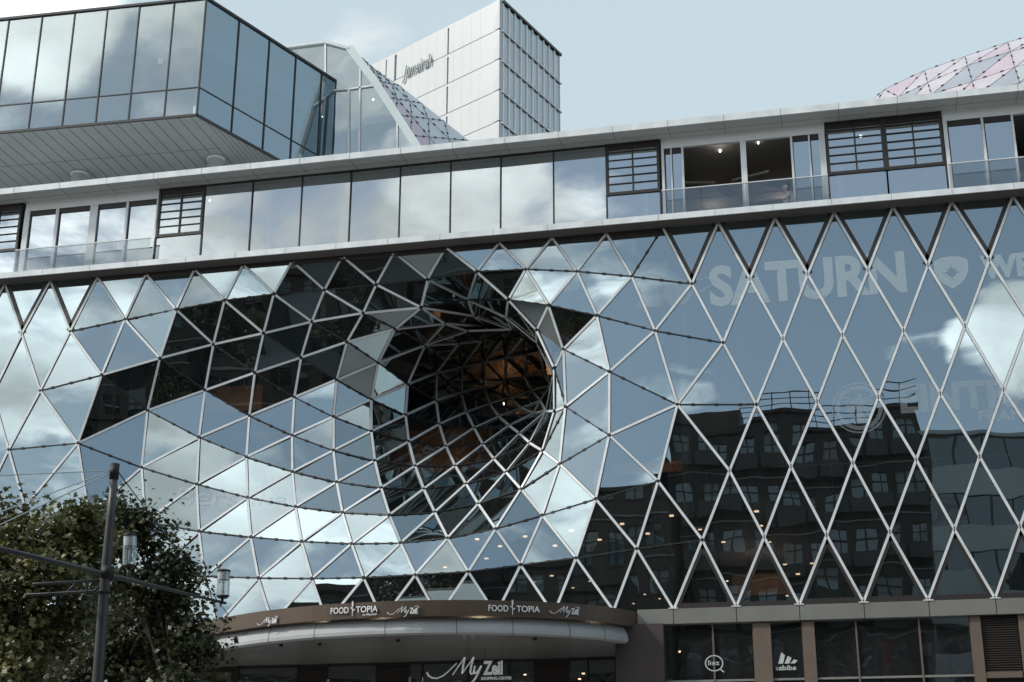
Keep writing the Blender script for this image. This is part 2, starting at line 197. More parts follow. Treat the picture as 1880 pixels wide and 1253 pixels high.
DARK = [(12,17),(17,29),(29,43),(43,55),(55,62),(62,70),(70,79),(79,89),(89,93),(93,97),(97,101),(101,106),(101,165),(11,16),(16,31),(21,31),(21,56),(56,64),(64,73),(73,83),(83,176),(176,190),(190,200),(200,208),(160,208),(104,160),(8,15),(15,20),(20,45),(45,57),(57,65),(65,74),(74,84),(84,177),(177,191),(168,191),(166,168),(161,166),(160,161),(32,46),(46,58),(58,66),(66,75),(75,85),(85,178),(178,192),(169,192),(167,169),(162,167),(33,154),(33,47),(47,59),(59,67),(67,76),(76,86),(86,179),(179,193),(170,193),(163,170),(118,163),(30,35),(22,35),(22,63),(63,72),(72,82),(82,175),(175,189),(189,199),(199,207),(207,214),(36,44),(23,36),(23,71),(71,81),(81,174),(174,188),(188,198),(198,206),(37,49),(24,37),(24,80),(80,173),(173,187),(187,197),(197,205),(38,50),(25,38),(25,172),(172,186),(186,196),(196,204),(204,213),(39,51),(26,39),(26,185),(185,195),(195,203),(203,212),(181,194),(194,202),(202,211),(211,218),(182,201),(201,210),(210,217),(183,209),(209,216),(216,221),(184,215),(215,220),(184,219),(52,90),(90,94),(94,98),(98,102),(102,107),(107,111),(104,158),(158,214),(100,104),(103,108),(108,112),(112,116),(91,184),(27,181),(27,41),(41,91),(100,184),(27,182),(91,182)]
FACE = [(0,224,3,1),(0,1,4,5),(1,3,2),(1,2,9,4),(2,10,9),(3,224,223),(4,9,11,8),(4,8,6,5),(6,8,14,7),(6,7,226,225),(7,14,156,222),(7,222,226),(8,11,15),(8,15,14),(9,10,12,11),(10,13,12),(11,12,16),(11,16,15),(12,13,17),(12,17,16),(13,18,17),(14,15,19,156),(15,16,31),(15,31,20),(15,20,19),(16,17,30),(16,30,31),(17,18,29),(17,29,30),(18,28,29),(19,20,32),(19,32,154),(19,154,157,156),(20,31,21),(20,21,45),(20,45,32),(21,31,35),(21,35,22),(21,22,56),(21,56,45),(22,35,36),(22,36,23),(22,23,63),(22,63,56),(23,36,37),(23,37,24),(23,24,71),(23,71,63),(24,37,38),(24,38,25),(24,25,80),(24,80,71),(25,38,39),(25,39,26),(25,26,172),(25,172,80),(26,39,40),(26,40,27),(26,27,181),(26,181,185),(26,185,172),(27,40,41),(27,41,91),(27,91,182),(27,182,181),(28,42,43),(28,43,29),(29,43,44),(29,44,30),(30,44,35),(30,35,31),(32,45,46),(32,46,33),(32,33,154),(33,46,47),(33,47,34),(33,34,155),(33,155,154),(34,47,48),(35,44,36),(36,44,49),(36,49,37),(37,49,50),(37,50,38),(38,50,51),(38,51,39),(39,51,52),(39,52,40),(40,52,53,41),(41,53,91),(42,54,55),(42,55,43),(43,55,49),(43,49,44),(45,56,57),(45,57,46),(46,57,58),(46,58,47),(47,58,59),(47,59,48),(48,59,60),(49,55,50),(50,55,62),(50,62,51),(51,62,70),(51,70,52),(52,70,79),(52,79,90),(52,90,53),(53,90,95,91),(54,61,62),(54,62,55),(56,63,64),(56,64,57),(57,64,65),(57,65,58),(58,65,66),(58,66,59),(59,66,67),(59,67,60),(60,67,68),(61,69,70),(61,70,62),(63,71,72),(63,72,64),(64,72,73),(64,73,65),(65,73,74),(65,74,66),(66,74,75),(66,75,67),(67,75,76),(67,76,68),(68,76,77),(69,78,79),(69,79,70),(71,80,81),(71,81,72),(72,81,82),(72,82,73),(73,82,83),(73,83,74),(74,83,84),(74,84,75),(75,84,85),(75,85,76),(76,85,86),(76,86,77),(77,86,87),(78,88,89),(78,89,79),(79,89,90),(80,172,173),(80,173,81),(81,173,174),(81,174,82),(82,174,175),(82,175,83),(83,175,176),(83,176,84),(84,176,177),(84,177,85),(85,177,178),(85,178,86),(86,178,179),(86,179,87),(87,179,180),(88,92,93),(88,93,89),(89,93,94),(89,94,90),(90,94,95),(91,95,100,184),(91,184,183,182),(92,96,97),(92,97,93),(93,97,98),(93,98,94),(94,98,99),(94,99,100,95),(96,165,101),(96,101,97),(97,101,102),(97,102,98),(98,102,103),(98,103,104,99),(99,104,100),(100,104,158),(101,165,106),(101,106,107),(101,107,102),(102,107,108),(102,108,103),(103,108,160),(103,160,104),(104,160,214),(104,214,158),(105,109,110),(105,110,111,106),(105,106,165),(106,111,107),(107,111,112),(107,112,108),(108,112,161),(108,161,160),(109,113,114),(109,114,115,110),(110,115,116,111),(111,116,112),(112,116,117),(112,117,118,162),(112,162,161),(113,120,121),(113,121,122,114),(114,122,123,115),(115,123,124,116),(116,124,125,117),(117,125,126,118),(118,126,119),(118,119,163),(118,163,162),(119,164,163),(120,127,128),(120,128,129,121),(121,129,130,122),(122,130,131,123),(123,131,132,124),(124,132,133,125),(125,133,126),(127,134,135),(127,135,136,128),(128,136,137,129),(129,137,138,130),(130,138,139,131),(131,139,140,132),(132,140,133),(134,141,142),(134,142,143,135),(135,143,144,136),(136,144,145,137),(137,145,146,138),(138,146,147,139),(139,147,140),(143,148,149,144),(144,149,150,145),(145,150,151,146),(146,151,147),(149,152,153,150),(150,153,151),(154,155,157),(156,157,222),(158,214,159),(159,214,207),(159,207,206),(159,206,205,213),(159,213,218),(160,161,166),(160,166,208),(160,208,214),(161,162,167),(161,167,166),(162,163,167),(163,164,170),(163,170,167),(164,171,170),(166,167,169),(166,169,168),(166,168,208),(167,170,169),(168,200,208),(168,169,192),(168,192,191),(168,191,200),(169,170,193),(169,193,192),(170,171,193),(171,180,193),(172,185,186),(172,186,173),(173,186,187),(173,187,174),(174,187,188),(174,188,175),(175,188,189),(175,189,176),(176,189,190),(176,190,177),(177,190,191),(177,191,178),(178,191,192),(178,192,179),(179,192,193),(179,193,180),(181,182,194),(181,194,185),(182,183,201),(182,201,194),(183,184,209),(183,209,201),(184,219,215),(184,215,209),(185,194,195),(185,195,186),(186,195,196),(186,196,187),(187,196,197),(187,197,188),(188,197,198),(188,198,189),(189,198,199),(189,199,190),(190,199,200),(190,200,191),(194,201,202),(194,202,195),(195,202,203),(195,203,196),(196,203,204),(196,204,197),(197,204,205),(197,205,198),(198,205,206),(198,206,199),(199,206,207),(199,207,200),(200,207,208),(201,209,210),(201,210,202),(202,210,211),(202,211,203),(203,211,212),(203,212,204),(204,212,213),(204,213,205),(207,214,208),(209,215,216),(209,216,210),(210,216,217),(210,217,211),(211,217,218),(211,218,212),(212,218,213),(215,219,220),(215,220,216),(216,220,221),(216,221,217),(217,221,218)]
TOPROW = [223, 3, 2, 10, 13, 18, 28, 42, 54, 61, 69, 78, 88, 92, 96, 165, 105, 109, 113, 120, 127, 134, 141]
BOTROW = [226, 222, 157, 155, 34, 48, 60, 68, 77, 87, 180, 171, 164, 119, 126, 133, 140, 147, 151, 153]
# ================================================================ the shopping mall
mall = thing('mall_building', 'shopping mall with a diamond steel lattice facade that is sucked into a dark glass funnel', 'building')
NV = [Vector(p) for p in NODE]
faces = []
for f in FACE:
    f = list(f); c = sum((NV[i] for i in f), Vector())/len(f)
    if len(f) == 4 and -29 < c.x < -5.2:
        a, b, cc_, dd_ = f
        if (NV[a]-NV[cc_]).length < (NV[b]-NV[dd_]).length: faces += [[a,b,cc_],[a,cc_,dd_]]
        else: faces += [[a,b,dd_],[b,cc_,dd_]]
    else: faces.append(f)
# the plain diamonds carry on along the street on both sides of the traced part
ROWZ = [23.5, 21.16, 18.77, 16.38, 14.07, 11.63, 9.30]; LIGHT = list(LIGHT); TOPROW = list(TOPROW); BOTROW = list(BOTROW)
def extend(x0, st, sgn, lim):
    grid = {}
    for i, v in enumerate(NV):
        if abs(v.y) > .6 or (v.x-x0)*sgn < -6: continue
        r = min(range(7), key=lambda q: abs(ROWZ[q]-v.z)); k = round((v.x-x0)*sgn/(st/2))
        if abs(ROWZ[r]-v.z) < .5 and (k-r) % 2 == 0: grid[(r, k)] = i
    old = set(grid)
    for r in range(7):
        k = max([kk for (rr, kk) in old if rr == r])+2
        while x0+sgn*k*st/2 < lim if sgn > 0 else x0+sgn*k*st/2 > lim:
            NV.append(Vector((x0+sgn*k*st/2, 0, ROWZ[r]))); grid[(r, k)] = len(NV)-1
            if r == 0: TOPROW.append(len(NV)-1)
            if r == 6: BOTROW.append(len(NV)-1)
            k += 2
    for (r, k), i in list(grid.items()):
        for q in ((r+1, k+1), (r+1, k-1)):
            if q in grid and ((r, k) not in old or q not in old): LIGHT.append(tuple(sorted((i, grid[q]))))
        quad = [(r, k), (r+1, k-1), (r+2, k), (r+1, k+1)]
        if all(q in grid for q in quad) and any(q not in old for q in quad): faces.append([grid[q] for q in quad])
        if r == 0:
            t_ = [(0, k), (1, k+1), (0, k+2)]
            if all(q in grid for q in t_) and any(q not in old for q in t_): faces.append([grid[q] for q in t_])
        if r == 6:
            t_ = [(6, k), (6, k+2), (5, k+1)]
            if all(q in grid for q in t_) and any(q not in old for q in t_): faces.append([grid[q] for q in t_])
extend(9.0, 2.09, 1, 25.5); extend(-37.27, 2.15, -1, -47.5)
def fnorm(f):
    n = (NV[f[1]]-NV[f[0]]).cross(NV[f[2]]-NV[f[0]]).normalized(); c = sum((NV[i] for i in f), Vector())/len(f)
    return n if n.dot(CAMP-c) > 0 else -n
FN = [fnorm(f) for f in faces]
en = {}
for f, n in zip(faces, FN):
    for i in range(len(f)):
        k = tuple(sorted((f[i], f[i-1]))); en.setdefault(k, Vector()); en[k] = en[k]+n
# panes: each a part, the ones that show smallest as one
def area_seen(f):
    p = [((NV[i]-CAMP).dot(RT)/(NV[i]-CAMP).dot(FWD), (NV[i]-CAMP).dot(UP)/(NV[i]-CAMP).dot(FWD)) for i in f]
    if not (-.36 < sum(q[0] for q in p)/len(p) < .36): return 0
    return abs(sum(p[i][0]*p[i-1][1]-p[i-1][0]*p[i][1] for i in range(len(p))))
botset, topset = set(BOTROW), set(TOPROW)
order = sorted(range(len(faces)), key=lambda i: -area_seen(faces[i]))
rest = MB()
for k, i in enumerate(order):
    f, n = faces[i], FN[i]; c = sum((NV[j] for j in f), Vector())/len(f)
    pts = [NV[j]+(c-NV[j]).normalized()*.012 for j in f]
    nb = sum(j in botset for j in f); ntp = sum(j in topset for j in f)
    rv = random.Random(i*13+5); tl = .004 if abs(c.y) < .05 else .013
    R1 = Matrix.Rotation(rv.gauss(0, tl), 3, 'X') @ Matrix.Rotation(rv.gauss(0, tl), 3, 'Z')
    isvent = (ntp == 2 and (c.x > -5.2 or c.x < -28.2)) or (nb == 2 and c.x > -5.2)
    vent = MB()
    if isvent:                                   # opening vent light with its own deep dark frame on the two slanting sides
        rowset = topset if ntp == 2 else botset
        tip = [j for j in f if j not in rowset][0]; others = [j for j in f if j in rowset]
        for j in others:
            a, b = NV[tip], NV[j]; d = (b-a).normalized(); q = Vector((0,0,1)).cross(d); inw = (c-(a+b)/2); inw = (inw-d*inw.dot(d)).normalized()
            w = .14 if ntp == 2 else .10
            vent.hexa([a+inw*.05+Vector((0,-.035,0)), b+inw*.05+Vector((0,-.035,0)), b+inw*(w+.05)+Vector((0,-.035,0)), a+inw*(w+.05)+Vector((0,-.035,0)),
                       a+inw*.05+Vector((0,.05,0)), b+inw*.05+Vector((0,.05,0)), b+inw*(w+.05)+Vector((0,.05,0)), a+inw*(w+.05)+Vector((0,.05,0))])
        if rowset is botset:
            o1, o2 = NV[others[0]], NV[others[1]]
            vent.box((min(o1.x,o2.x), -.03, o1.z-.05), (max(o1.x,o2.x), .05, o1.z+.17))
    elif ntp == 2:                               # dark head strip under the soffit
        o1, o2 = [NV[j] for j in f if j in topset]
        vent.box((min(o1.x,o2.x)+.05, -.02, o1.z-.17), (max(o1.x,o2.x)-.05, .05, o1.z+.05))
    pts = [c + R1 @ (p-c) for p in pts]
    if vent.v: vent.build('vent_frame' if isvent else 'head_strip', m_dark, mall)
    if k < 99:
        q = MB(); q.poly(pts); q.build('glass_pane', m_glass, mall)
    else: rest.poly(pts)
tag(rest.build('glass_pane', m_glass, mall), kind='stuff')
fr = MB(); gk = MB(); inner = MB()
for (a, b) in LIGHT:
    n = en.get((a, b), Vector((0,-1,0))).normalized(); A, B = NV[a], NV[b]; d = (B-A).normalized(); L = (B-A).length
    g = .07 if min(A.y, B.y) > -.1 and (abs(A.y) > .02 or abs(B.y) > .02) else .015
    fr.bar(A+d*g, B-d*g, n, .088, .0, .05)
    gk.bar(A, B, n, .12, -.03, .012)
    if min(A.y, B.y) > 6: inner.bar(A, B, n, .09, -.20, -.04)
for (a, b) in DARK:
    n = en.get((a, b), Vector((0,-1,0))).normalized(); A, B = NV[a], NV[b]; d = (B-A); L = d.length; d.normalize()
    gk.bar(A, B, n, .045, -.03, .035)
    for t in ((.2, .5, .8) if L > 1.9 else (.35, .7)):
        p = A.lerp(B, t); gk.bar(p-d*.065, p+d*.065, n, .08, .0, .05)
    if min(A.y, B.y) > 6: inner.bar(A, B, n, .10, -.20, -.04)
jset = {i for e in DARK for i in e}
for a in range(len(NV)):                          # node discs
    if a not in jset: continue
    near = [en[k] for k in en if a in k]
    if not near: continue
    n = sum(near, Vector()).normalized(); p = NV[a]
    q = n.orthogonal().normalized(); r_ = n.cross(q)
    i0 = len(gk.v); K = 8
    for h in (0, .06):
        for j in range(K): t = 2*math.pi*j/K; gk.v.append(p+n*h+(q*math.cos(t)+r_*math.sin(t))*.06)
    for j in range(K): gk.f.append((i0+j, i0+(j+1)%K, i0+K+(j+1)%K, i0+K+j))
    gk.f.append(tuple(i0+K+j for j in range(K)))
fr.build('lattice_frame', m_alu, mall); gk.build('joint_strip', m_black, mall); inner.build('inner_steelwork', m_steel, mall)
XL, XR = -48.0, 26.0
# --- bands
Z2, Z2T, ZR, ZRT = 23.474, 23.712, 27.16, 27.42
f2 = MB(); f2.box((XL, -.756, Z2), (XR, -.70, Z2T)); f2.box((XL, -.70, Z2T-.03), (XR, .30, Z2T-.004))
b2 = f2.build('sill_band', m_white, mall)
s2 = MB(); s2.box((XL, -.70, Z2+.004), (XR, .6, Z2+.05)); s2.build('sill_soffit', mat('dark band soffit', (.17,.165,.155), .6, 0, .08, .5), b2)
j2 = MB(); x = XL+.4
while x < XR: j2.box((x-.006, -.7585, Z2+.002), (x+.006, -.70, Z2T-.001)); x += 2.095
j2.build('panel_joint', m_panelgap, b2)
ef = MB(); ef.box((XL, -1.018, ZR), (XR, -.96, ZRT)); ef.box((XL, -.96, ZRT-.10), (XR, 12.0, ZRT-.02))
eb = ef.build('roof_edge', m_white, mall)
sf = MB(); sf.box((XL, -.96, ZR+.004), (XR, .05, ZR+.05)); sfo = sf.build('eave_soffit', m_soffit, eb)
jr = MB(); x = XL+.9
while x < XR:
    jr.box((x-.007, -1.021, ZR+.002), (x+.007, -.96, ZRT-.001)); jr.box((x-.008, -.96, ZR), (x+.008, 0, ZR+.02))
    for u in (.5, 1.05, 1.6): jr.box((x+u-.02, -.52, ZR-.004), (x+u+.02, -.48, ZR+.02))
    x += 2.095
jr.box((XL, -.41, ZR), (XR, -.395, ZR+.02))
jr.build('panel_joint', m_panelgap, eb)
# --- upper storey window wall, plane Y = 0
def X0(x, y): return P(x, y, 0).x
zs, zt = Z2T, ZR
def window(xa, xb, wall=m_glass2, z0=zs, z1=zt, bar=.05, tilt=0, frame=True):
    w = MB(); w.poly([(xa,.0,z0),(xb,.0,z0),(xb,.0,z1),(xa,.0,z1)])
    rv = random.Random(int(xa*100)); c = Vector(((xa+xb)/2,0,(z0+z1)/2)); R1 = Matrix.Rotation(rv.gauss(0,.004),3,'X') @ Matrix.Rotation(rv.gauss(0,.004),3,'Z')
    w.v = [c+R1@(v-c) for v in w.v]
    o = w.build('window', wall, mall)
    if frame:
        f = MB(); f.box((xa-bar/2,-.045,z0),(xa+bar/2,.05,z1)); f.box((xb-bar/2,-.044,z0),(xb+bar/2,.05,z1)); f.box((xa,-.035,z1-.07),(xb,.045,z1+.003)); f.build('frame', m_dark, o)
    return o
ZG = 25.05
def grille(xa, xb, n=5):
    o = window(xa, xb, z0=zs, z1=zt, frame=False)
    g = MB(); gf = .10
    g.box((xa,-.06,ZG-.06),(xb,.0,ZG+.06)); g.box((xa,-.06,zt-.09),(xb,.0,zt-.002))
    for xx in (xa+gf/2, xb-gf/2): g.box((xx-gf/2,-.07,ZG-.065),(xx+gf/2,.0,zt-.001))
    g.box(((xa+xb)/2-.03,-.055,ZG),((xa+xb)/2+.03,-.0,zt-.06))
    st = (zt-.12-ZG-.07)/(n+.75)
    for i in range(1, n+1):
        z = ZG+.07+st*i; g.box((xa+.05,-.045,z-.018),(xb-.05,-.01,z+.018))
    g.box((xa+.05,-.035,zt-.09-st*.55),(xb-.05,-.012,zt-.085))
    g.build('sun_grille', m_dark, o)
    box('mullion', m_dark, (xa-.03,-.05,zs),(xa+.03,.04,ZG-.07), o); box('mullion', m_dark, (xb-.03,-.05,zs),(xb+.03,.04,ZG-.07), o)
# plain windows
wx = [X0(368,467), X0(457,459.6), X0(549,454), X0(640,445), X0(732,437), X0(826,427), X0(919,418), X0(1017,410), X0(1115,402)]
for a, b in zip(wx, wx[1:]): window(a, b)
grille(X0(283,472), wx[0]); grille(wx[-1], X0(1214,391))
gx0 = X0(1524,365); gm = X0(1632,356); gx1 = X0(1741,346)
grille(gx0, gm); grille(gm, gx1); gl = X0(28,497); grille(gl-2.1, gl)
x = gl-2.1
while x > XL+2.1: window(x-2.095, x); x -= 2.095
# terraces: white lintel, white posts, glass doors, glass balustrade
def terrace(xa, xb, posts, doors, rail_splits):
    o = box('terrace_lintel', m_beam, (xa,-.02,zt-.40), (xb,.12,zt+.003), mall)
    for (xc, w) in posts: box('post', m_white, (xc-w/2,-.05,zs),(xc+w/2,.14,zt-.398), o)
    for (a, b) in doors:
        d = MB(); d.poly([(a,.06,zs),(b,.06,zs),(b,.06,zt-.45),(a,.06,zt-.45)]); dd = d.build('sliding_door', m_glass2, mall)
        h = MB(); h.box((a,.02,zt-.62),(b,.1,zt-.40)); h.box((a,.03,zs),(a+.05,.09,zt-.6)); h.build('door_frame', m_dark, dd)
    g = MB()
    for a, b in zip(rail_splits, rail_splits[1:]): g.box((a+.01,-.42,zs),(b-.01,-.405,zs+1.10))
    gg = g.build('balustrade', m_clear, mall)
    r = MB(); r.box((xa,-.435,zs+1.10),(xb,-.39,zs+1.135)); r.build('handrail', m_alu, gg)
t1 = [X0(34,497), X0(283,473)]
terrace(t1[0], t1[1], [(t1[0]+.12,.24),(X0(95,490),.14),(X0(163,485),.34),(X0(225,480),.10),(t1[1]-.04,.08)],
        [(t1[0]+.24,X0(93,490)),(X0(97,490),X0(157,486)),(X0(168,486),X0(223,481)),(X0(227,480),t1[1]-.08)], [t1[0],X0(97,490),X0(160,486),X0(223,480),t1[1]])
t2 = [X0(1218,391), gx0-.02]
terrace(t2[0], t2[1], [(t2[0]+.05,.1),(X0(1236,388),.05),(X0(1257,386),.07),(X0(1370,378),.21),(X0(1460,370),.08),(X0(1493,366),.06),(t2[1]-.12,.22)],
        [(t2[0]+.1,X0(1234,388)),(X0(1236,388),X0(1255,386)),(X0(1461,370),X0(1492,366)),(X0(1494,366),t2[1]-.22)], [t2[0],X0(1290,384),X0(1370,378),X0(1450,370),t2[1]])
t3 = [gx1+.04, XR-8]
terrace(t3[0], t3[1], [(t3[0]+.07,.14),(X0(1816,338),.08),(X0(1872,333),.07),(X0(1872,333)+4.3,.2)],
        [(t3[0]+.14,X0(1814,338)),(X0(1818,338),X0(1871,333)),(X0(1872,333)+2.2,X0(1872,333)+4.2)], [t3[0],X0(1816,338),X0(1872,333),X0(1872,333)+2.1,X0(1872,333)+4.2,t3[1]])
# food court behind: ceiling, floor, back wall, columns, trusses
inn = box('upper_ceiling', mat('food court ceiling', (.27,.27,.27), .8, 0, .15, .4), (XL,.13,zt+.01), (XR,14,zt+.09), mall)
box('upper_floor', m_int, (XL,.05,zs-.13), (XR,23.9,zs-.03), mall)
box('upper_back_wall', mat('louvred back wall', (.16,.17,.18), .7, 0, .25, 2, stretch=(.2,1,8)), (XL,9,zs), (XR,9.2,zt), mall)
for xq in (-30.6,-22.1,-18.9,-13.7,-8.2,-6.45,1.0,6.3,14): cl_ = MB(); cl_.tube([(xq,1.6,zs),(xq,1.6,zt)], .11, 12); cl_.build('upper_column', m_white, mall, True)
for i, xq in enumerate([-24,-20.5,-17,-13.5,-10,-6.5,0,3,6,9]):
    tr = MB(); tr.bar((xq,3.0,zt-.4),(xq+1.5,3.4,zs+1.5),(0,-1,0),.12,0,.12); tr.bar((xq+3.0,3.0,zt-.4),(xq+1.5,3.4,zs+1.5),(0,-1,0),.12,0,.12)
    if xq > -8 and xq < 4: continue
    tr.build('roof_truss', m_alu, mall)
for (x, y) in [(1322,277),(385,368),(1580,250),(1392,262)]:
    sp_ = MB(); q = PZ(x, y, zt-.02); sp_.tube([(q.x,q.y,q.z-.05),(q.x,q.y,q.z+.02)], .028 if x != 1392 else .022, 10)
    sp_.build('spotlight', m_lampw, mall)
def lamp(name, loc, e, r=.1, col=(1,.78,.55)):
    l = bpy.data.lights.new(name, 'POINT'); l.energy = e; l.shadow_soft_size = r; l.color = col; o = bpy.data.objects.new(name, l); COL.objects.link(o); o.location = loc; o.parent = mall
q = PZ(1322,277,zt-.3); lamp('spotlight_glow', (q.x, q.y, zt-.3), 4, .08, (1,.85,.7)); lamp('spotlight_glow', (-1.2, 6.5, zt-.5), 14, .2, (1,.8,.62)); lamp('spotlight_glow', (-4.2, 6.5, zt-.5), 10, .2, (1,.8,.62))
# hanging ceiling sails, ducts and the perforated counter at the back of the terrace room
for i, (x, y, w, d_, rz) in enumerate([(-4.6,3.4,1.5,.14,.2),(-3.4,4.4,.9,.5,1.1),(-2.4,3.0,1.6,.16,-.35),(-1.2,4.0,1.3,.5,.6),(-.4,3.2,.9,.14,-.9),(-3.0,6.0,2.6,.2,.0)]):
    v = MB(); c_ = Vector((x,y,zt-.35-.06*i)); R_ = Matrix.Rotation(rz,3,'Z'); v.hexa([c_+R_@Vector((sx*w/2,sy*d_/2,sz*.04)) for sz in (-1,1) for sx,sy in ((-1,-1),(1,-1),(1,1),(-1,1))]); v.build('ceiling_sail', m_steel if i % 2 else m_alu, mall)
cn = MB(); x = -5.4; cz = zs+.75
while x < .6:
    cn.box((x,4.98,zs),(x+.10,5.06,zs+2.1)); x += .24
for z0_, z1_ in ((zs,zs+.5),(zs+.62,zs+.80),(zs+.94,zs+1.12),(zs+1.26,zs+2.1)): cn.box((-5.4,5.0,z0_),(.65,5.05,z1_))
cn.build('perforated_screen', mat('blue grey screen', (.30,.36,.40), .6), mall)
pp = MB(); pp.tube([(-5.3,3.6,zt-.95),(.6,3.6,zt-.95)], .03, 8); pp.build('red_pipe', mat('red brown pipe', (.30,.09,.05), .5), mall)
# --- interior behind the lattice
box('interior_back_wall', m_int, (XL,24,-.2), (XR,24.2,27), mall)
box('interior_side_wall', m_int, (XL,.3,8.8), (XL+.2,24,27), mall); box('interior_end_wall', m_int, (XR-.2,.3,8.8), (XR,24,27), mall)
box('gallery_slab', m_ceil, (-6.8,2.4,13.0), (XR-.2,23.9,13.6), mall)
box('upper_gallery_slab', m_ceil, (-4.9,2.4,18.2), (XR-.2,23.9,18.8), mall)
box('west_gallery_slab', m_ceil, (XL+.2,1.2,13.0), (-30.5,23.9,13.6), mall)
box('lower_slab', m_ceil, (XL,.35,8.9), (XR,23.9,9.2), mall)
box('low_gallery_ceiling', m_ceil, (-17.5,4.0,12.4), (-6.9,23.9,12.6), mall)
rl = MB()
for z in (14.65, 19.85):
    rl.tube([(-4.6,2.3,z),(XR-.5,2.3,z)], .03, 6)
    x = -4.6
    while x < XR-1: rl.tube([(x,2.3,z-1.0),(x,2.3,z)], .015, 5); x += 1.5
rl.build('gallery_handrail', m_alu, mall)
cc2 = MB()
for xq, yq, r in ((-5.15,1.3,.22),(3.6,5,.3),(10,5,.3),(-30,4,.3),(-12.2,13,.25)): cc2.tube([(xq,yq,9.2),(xq,yq,23.3)], r, 20)
cc2.build('concrete_column', mat('pale column', (.42,.46,.46), .5, 0, .05, 2), mall, True)
def rect(x0, y0, x1, y1, Y): a = P(x0, y1, Y); b = P(x1, y0, Y); return (a.x, Y, a.z), (b.x, Y+.15, b.z)
for (r, Y) in (((838,622,1012,700),12.9),((700,782,908,872),9.5),((372,706,482,758),7.5),((1126,846,1252,872),8),((1345,1052,1448,1094),12.5),((1116,1038,1180,1066),12),((600,735,700,760),9),((235,700,290,740),4)):
    a, b = rect(*r, Y); box('wood_wall', m_wood, a, b, mall)
for (x, y) in [(1233,947),(1189,980),(1285,972),(1142,962),(1389,939),(1397,965),(1328,995),(1412,995),(1441,1036),(1491,1034),(1465,1054),(1335,1067),(1445,1094),(1211,1099),(1163,1108),(1184,1091),(876,990),(964,985),(1049,974),(1101,991),(817,1041),(893,1025),(918,1003),(1019,1002),(1013,1057),(1083,1067),(1052,1079),(980,1068)]:
    zc = 13.0 if y < 1050 and x > 1110 else 12.4
    q = PZ(x, y, zc)
    if q.y > 22: q = PZ(x, y, 11.6)
    t = MB(); r0 = .085 if y < 1060 else .055
    t.tube([(q.x,q.y,zc-.03 if q.z > 12 else 11.57),(q.x,q.y,zc+.02 if q.z > 12 else 11.63)], r0, 12); t.build('downlight', m_lamp, mall)
# --- band over the ground floor
ZB0, ZB1 = 8.76, 9.26
gb = MB(); xs_ = [-6.95]
bot = sorted(NV[i].x for i in BOTROW if NV[i].x > -6.9)
cuts = [-6.95]+bot+[bot[-1]+2.1*k for k in range(1,7)]
for a, b in zip(cuts, cuts[1:]):
    gb.hexa([(a+.012,-.14,ZB0),(b-.012,-.14,ZB0),(b-.012,.3,ZB0),(a+.012,.3,ZB0),(a+.012,-.20,ZB1),(b-.012,-.20,ZB1),(b-.012,.3,ZB1),(a+.012,.3,ZB1)])
gband = gb.build('metal_band', m_band, mall)
jb = MB(); jb.box((-6.9,-.11,ZB0+.02),(XR,.2,ZB1-.02)); jb.build('band_backing', m_dark, gband)
fb = MB()
for xx in bot: fb.box((xx-.16,-.22,ZB1-.002),(xx+.16,.02,ZB1+.035))
fb.build('lattice_foot', m_alu, gband)
wl = MB(); wl.box((XL,-.05,ZB0),(-24,.3,ZB1)); wl.build('metal_band', m_band, mall)
# ground floor right: piers, shop windows, transom, louvre shutter
def pier(x0, x1, y, Yf=-.02): a = X0(x0, y); b = X0(x1, y); box('stone_pier', m_pier, (a, Yf, -.1), (b, .5, ZB0), mall)
for (a, b) in ((1385,1417),(1476,1498),(1787,1806),(1876,1890)): pier(a, b, 1200)
box('dark_pier', mat('dark pier', (.06,.045,.04), .6, 0, .1, 1), (-7.7,-.3,-.1), (-6.05,.5,ZB0), mall)
zt2 = P(1280,1251,0.1).z
m_shop = glass('shop window glass', .26, ttint=(.4,.4,.4), wav=.35, wscale=.5, dirt=.02)
def shop(x0, x1):
    a, b = X0(x0,1200), X0(x1,1200)
    for (z0, z1) in ((-.05, zt2-.04), (zt2+.04, ZB0)):
        w = MB(); w.poly([(a,.12,z0),(b,.12,z0),(b,.12,z1),(a,.12,z1)]); o = w.build('shop_window', m_shop, mall)
        if z0 < 0: box('transom', m_band, (a,.06,zt2-.035), (b,.2,zt2+.035), o)
    box('shop_mullion', m_pier, (b-.03,.04,-.1), (b+.03,.2,ZB0), mall)
for a, b in ((1190,1310),(1310,1385),(1417,1476),(1498,1575),(1575,1692),(1692,1787)): shop(a, b)
lv = MB(); a, b = X0(1806,1200), X0(1874,1200); z = 6.95
while z < ZB0: lv.hexa([(a,.05,z),(b,.05,z),(b,.16,z+.03),(a,.16,z+.03),(a,.05,z+.02),(b,.05,z+.02),(b,.16,z+.05),(a,.16,z+.05)]); z += .075
lv.build('louvre_shutter', mat('louvre metal', (.10,.08,.07), .5, .3), mall)
box('shutter_back', m_dark, (a,.2,-.1), (b,.3,ZB0), mall); box('door_head', m_pier, (a,.0,6.75), (b,.2,6.94), mall)
box('shop_back_wall', m_int, (-7,9,-.1), (XR,9.2,8.6), mall); box('shop_ceiling', m_ceil, (-7,.5,8.5), (XR,9,8.6), mall)
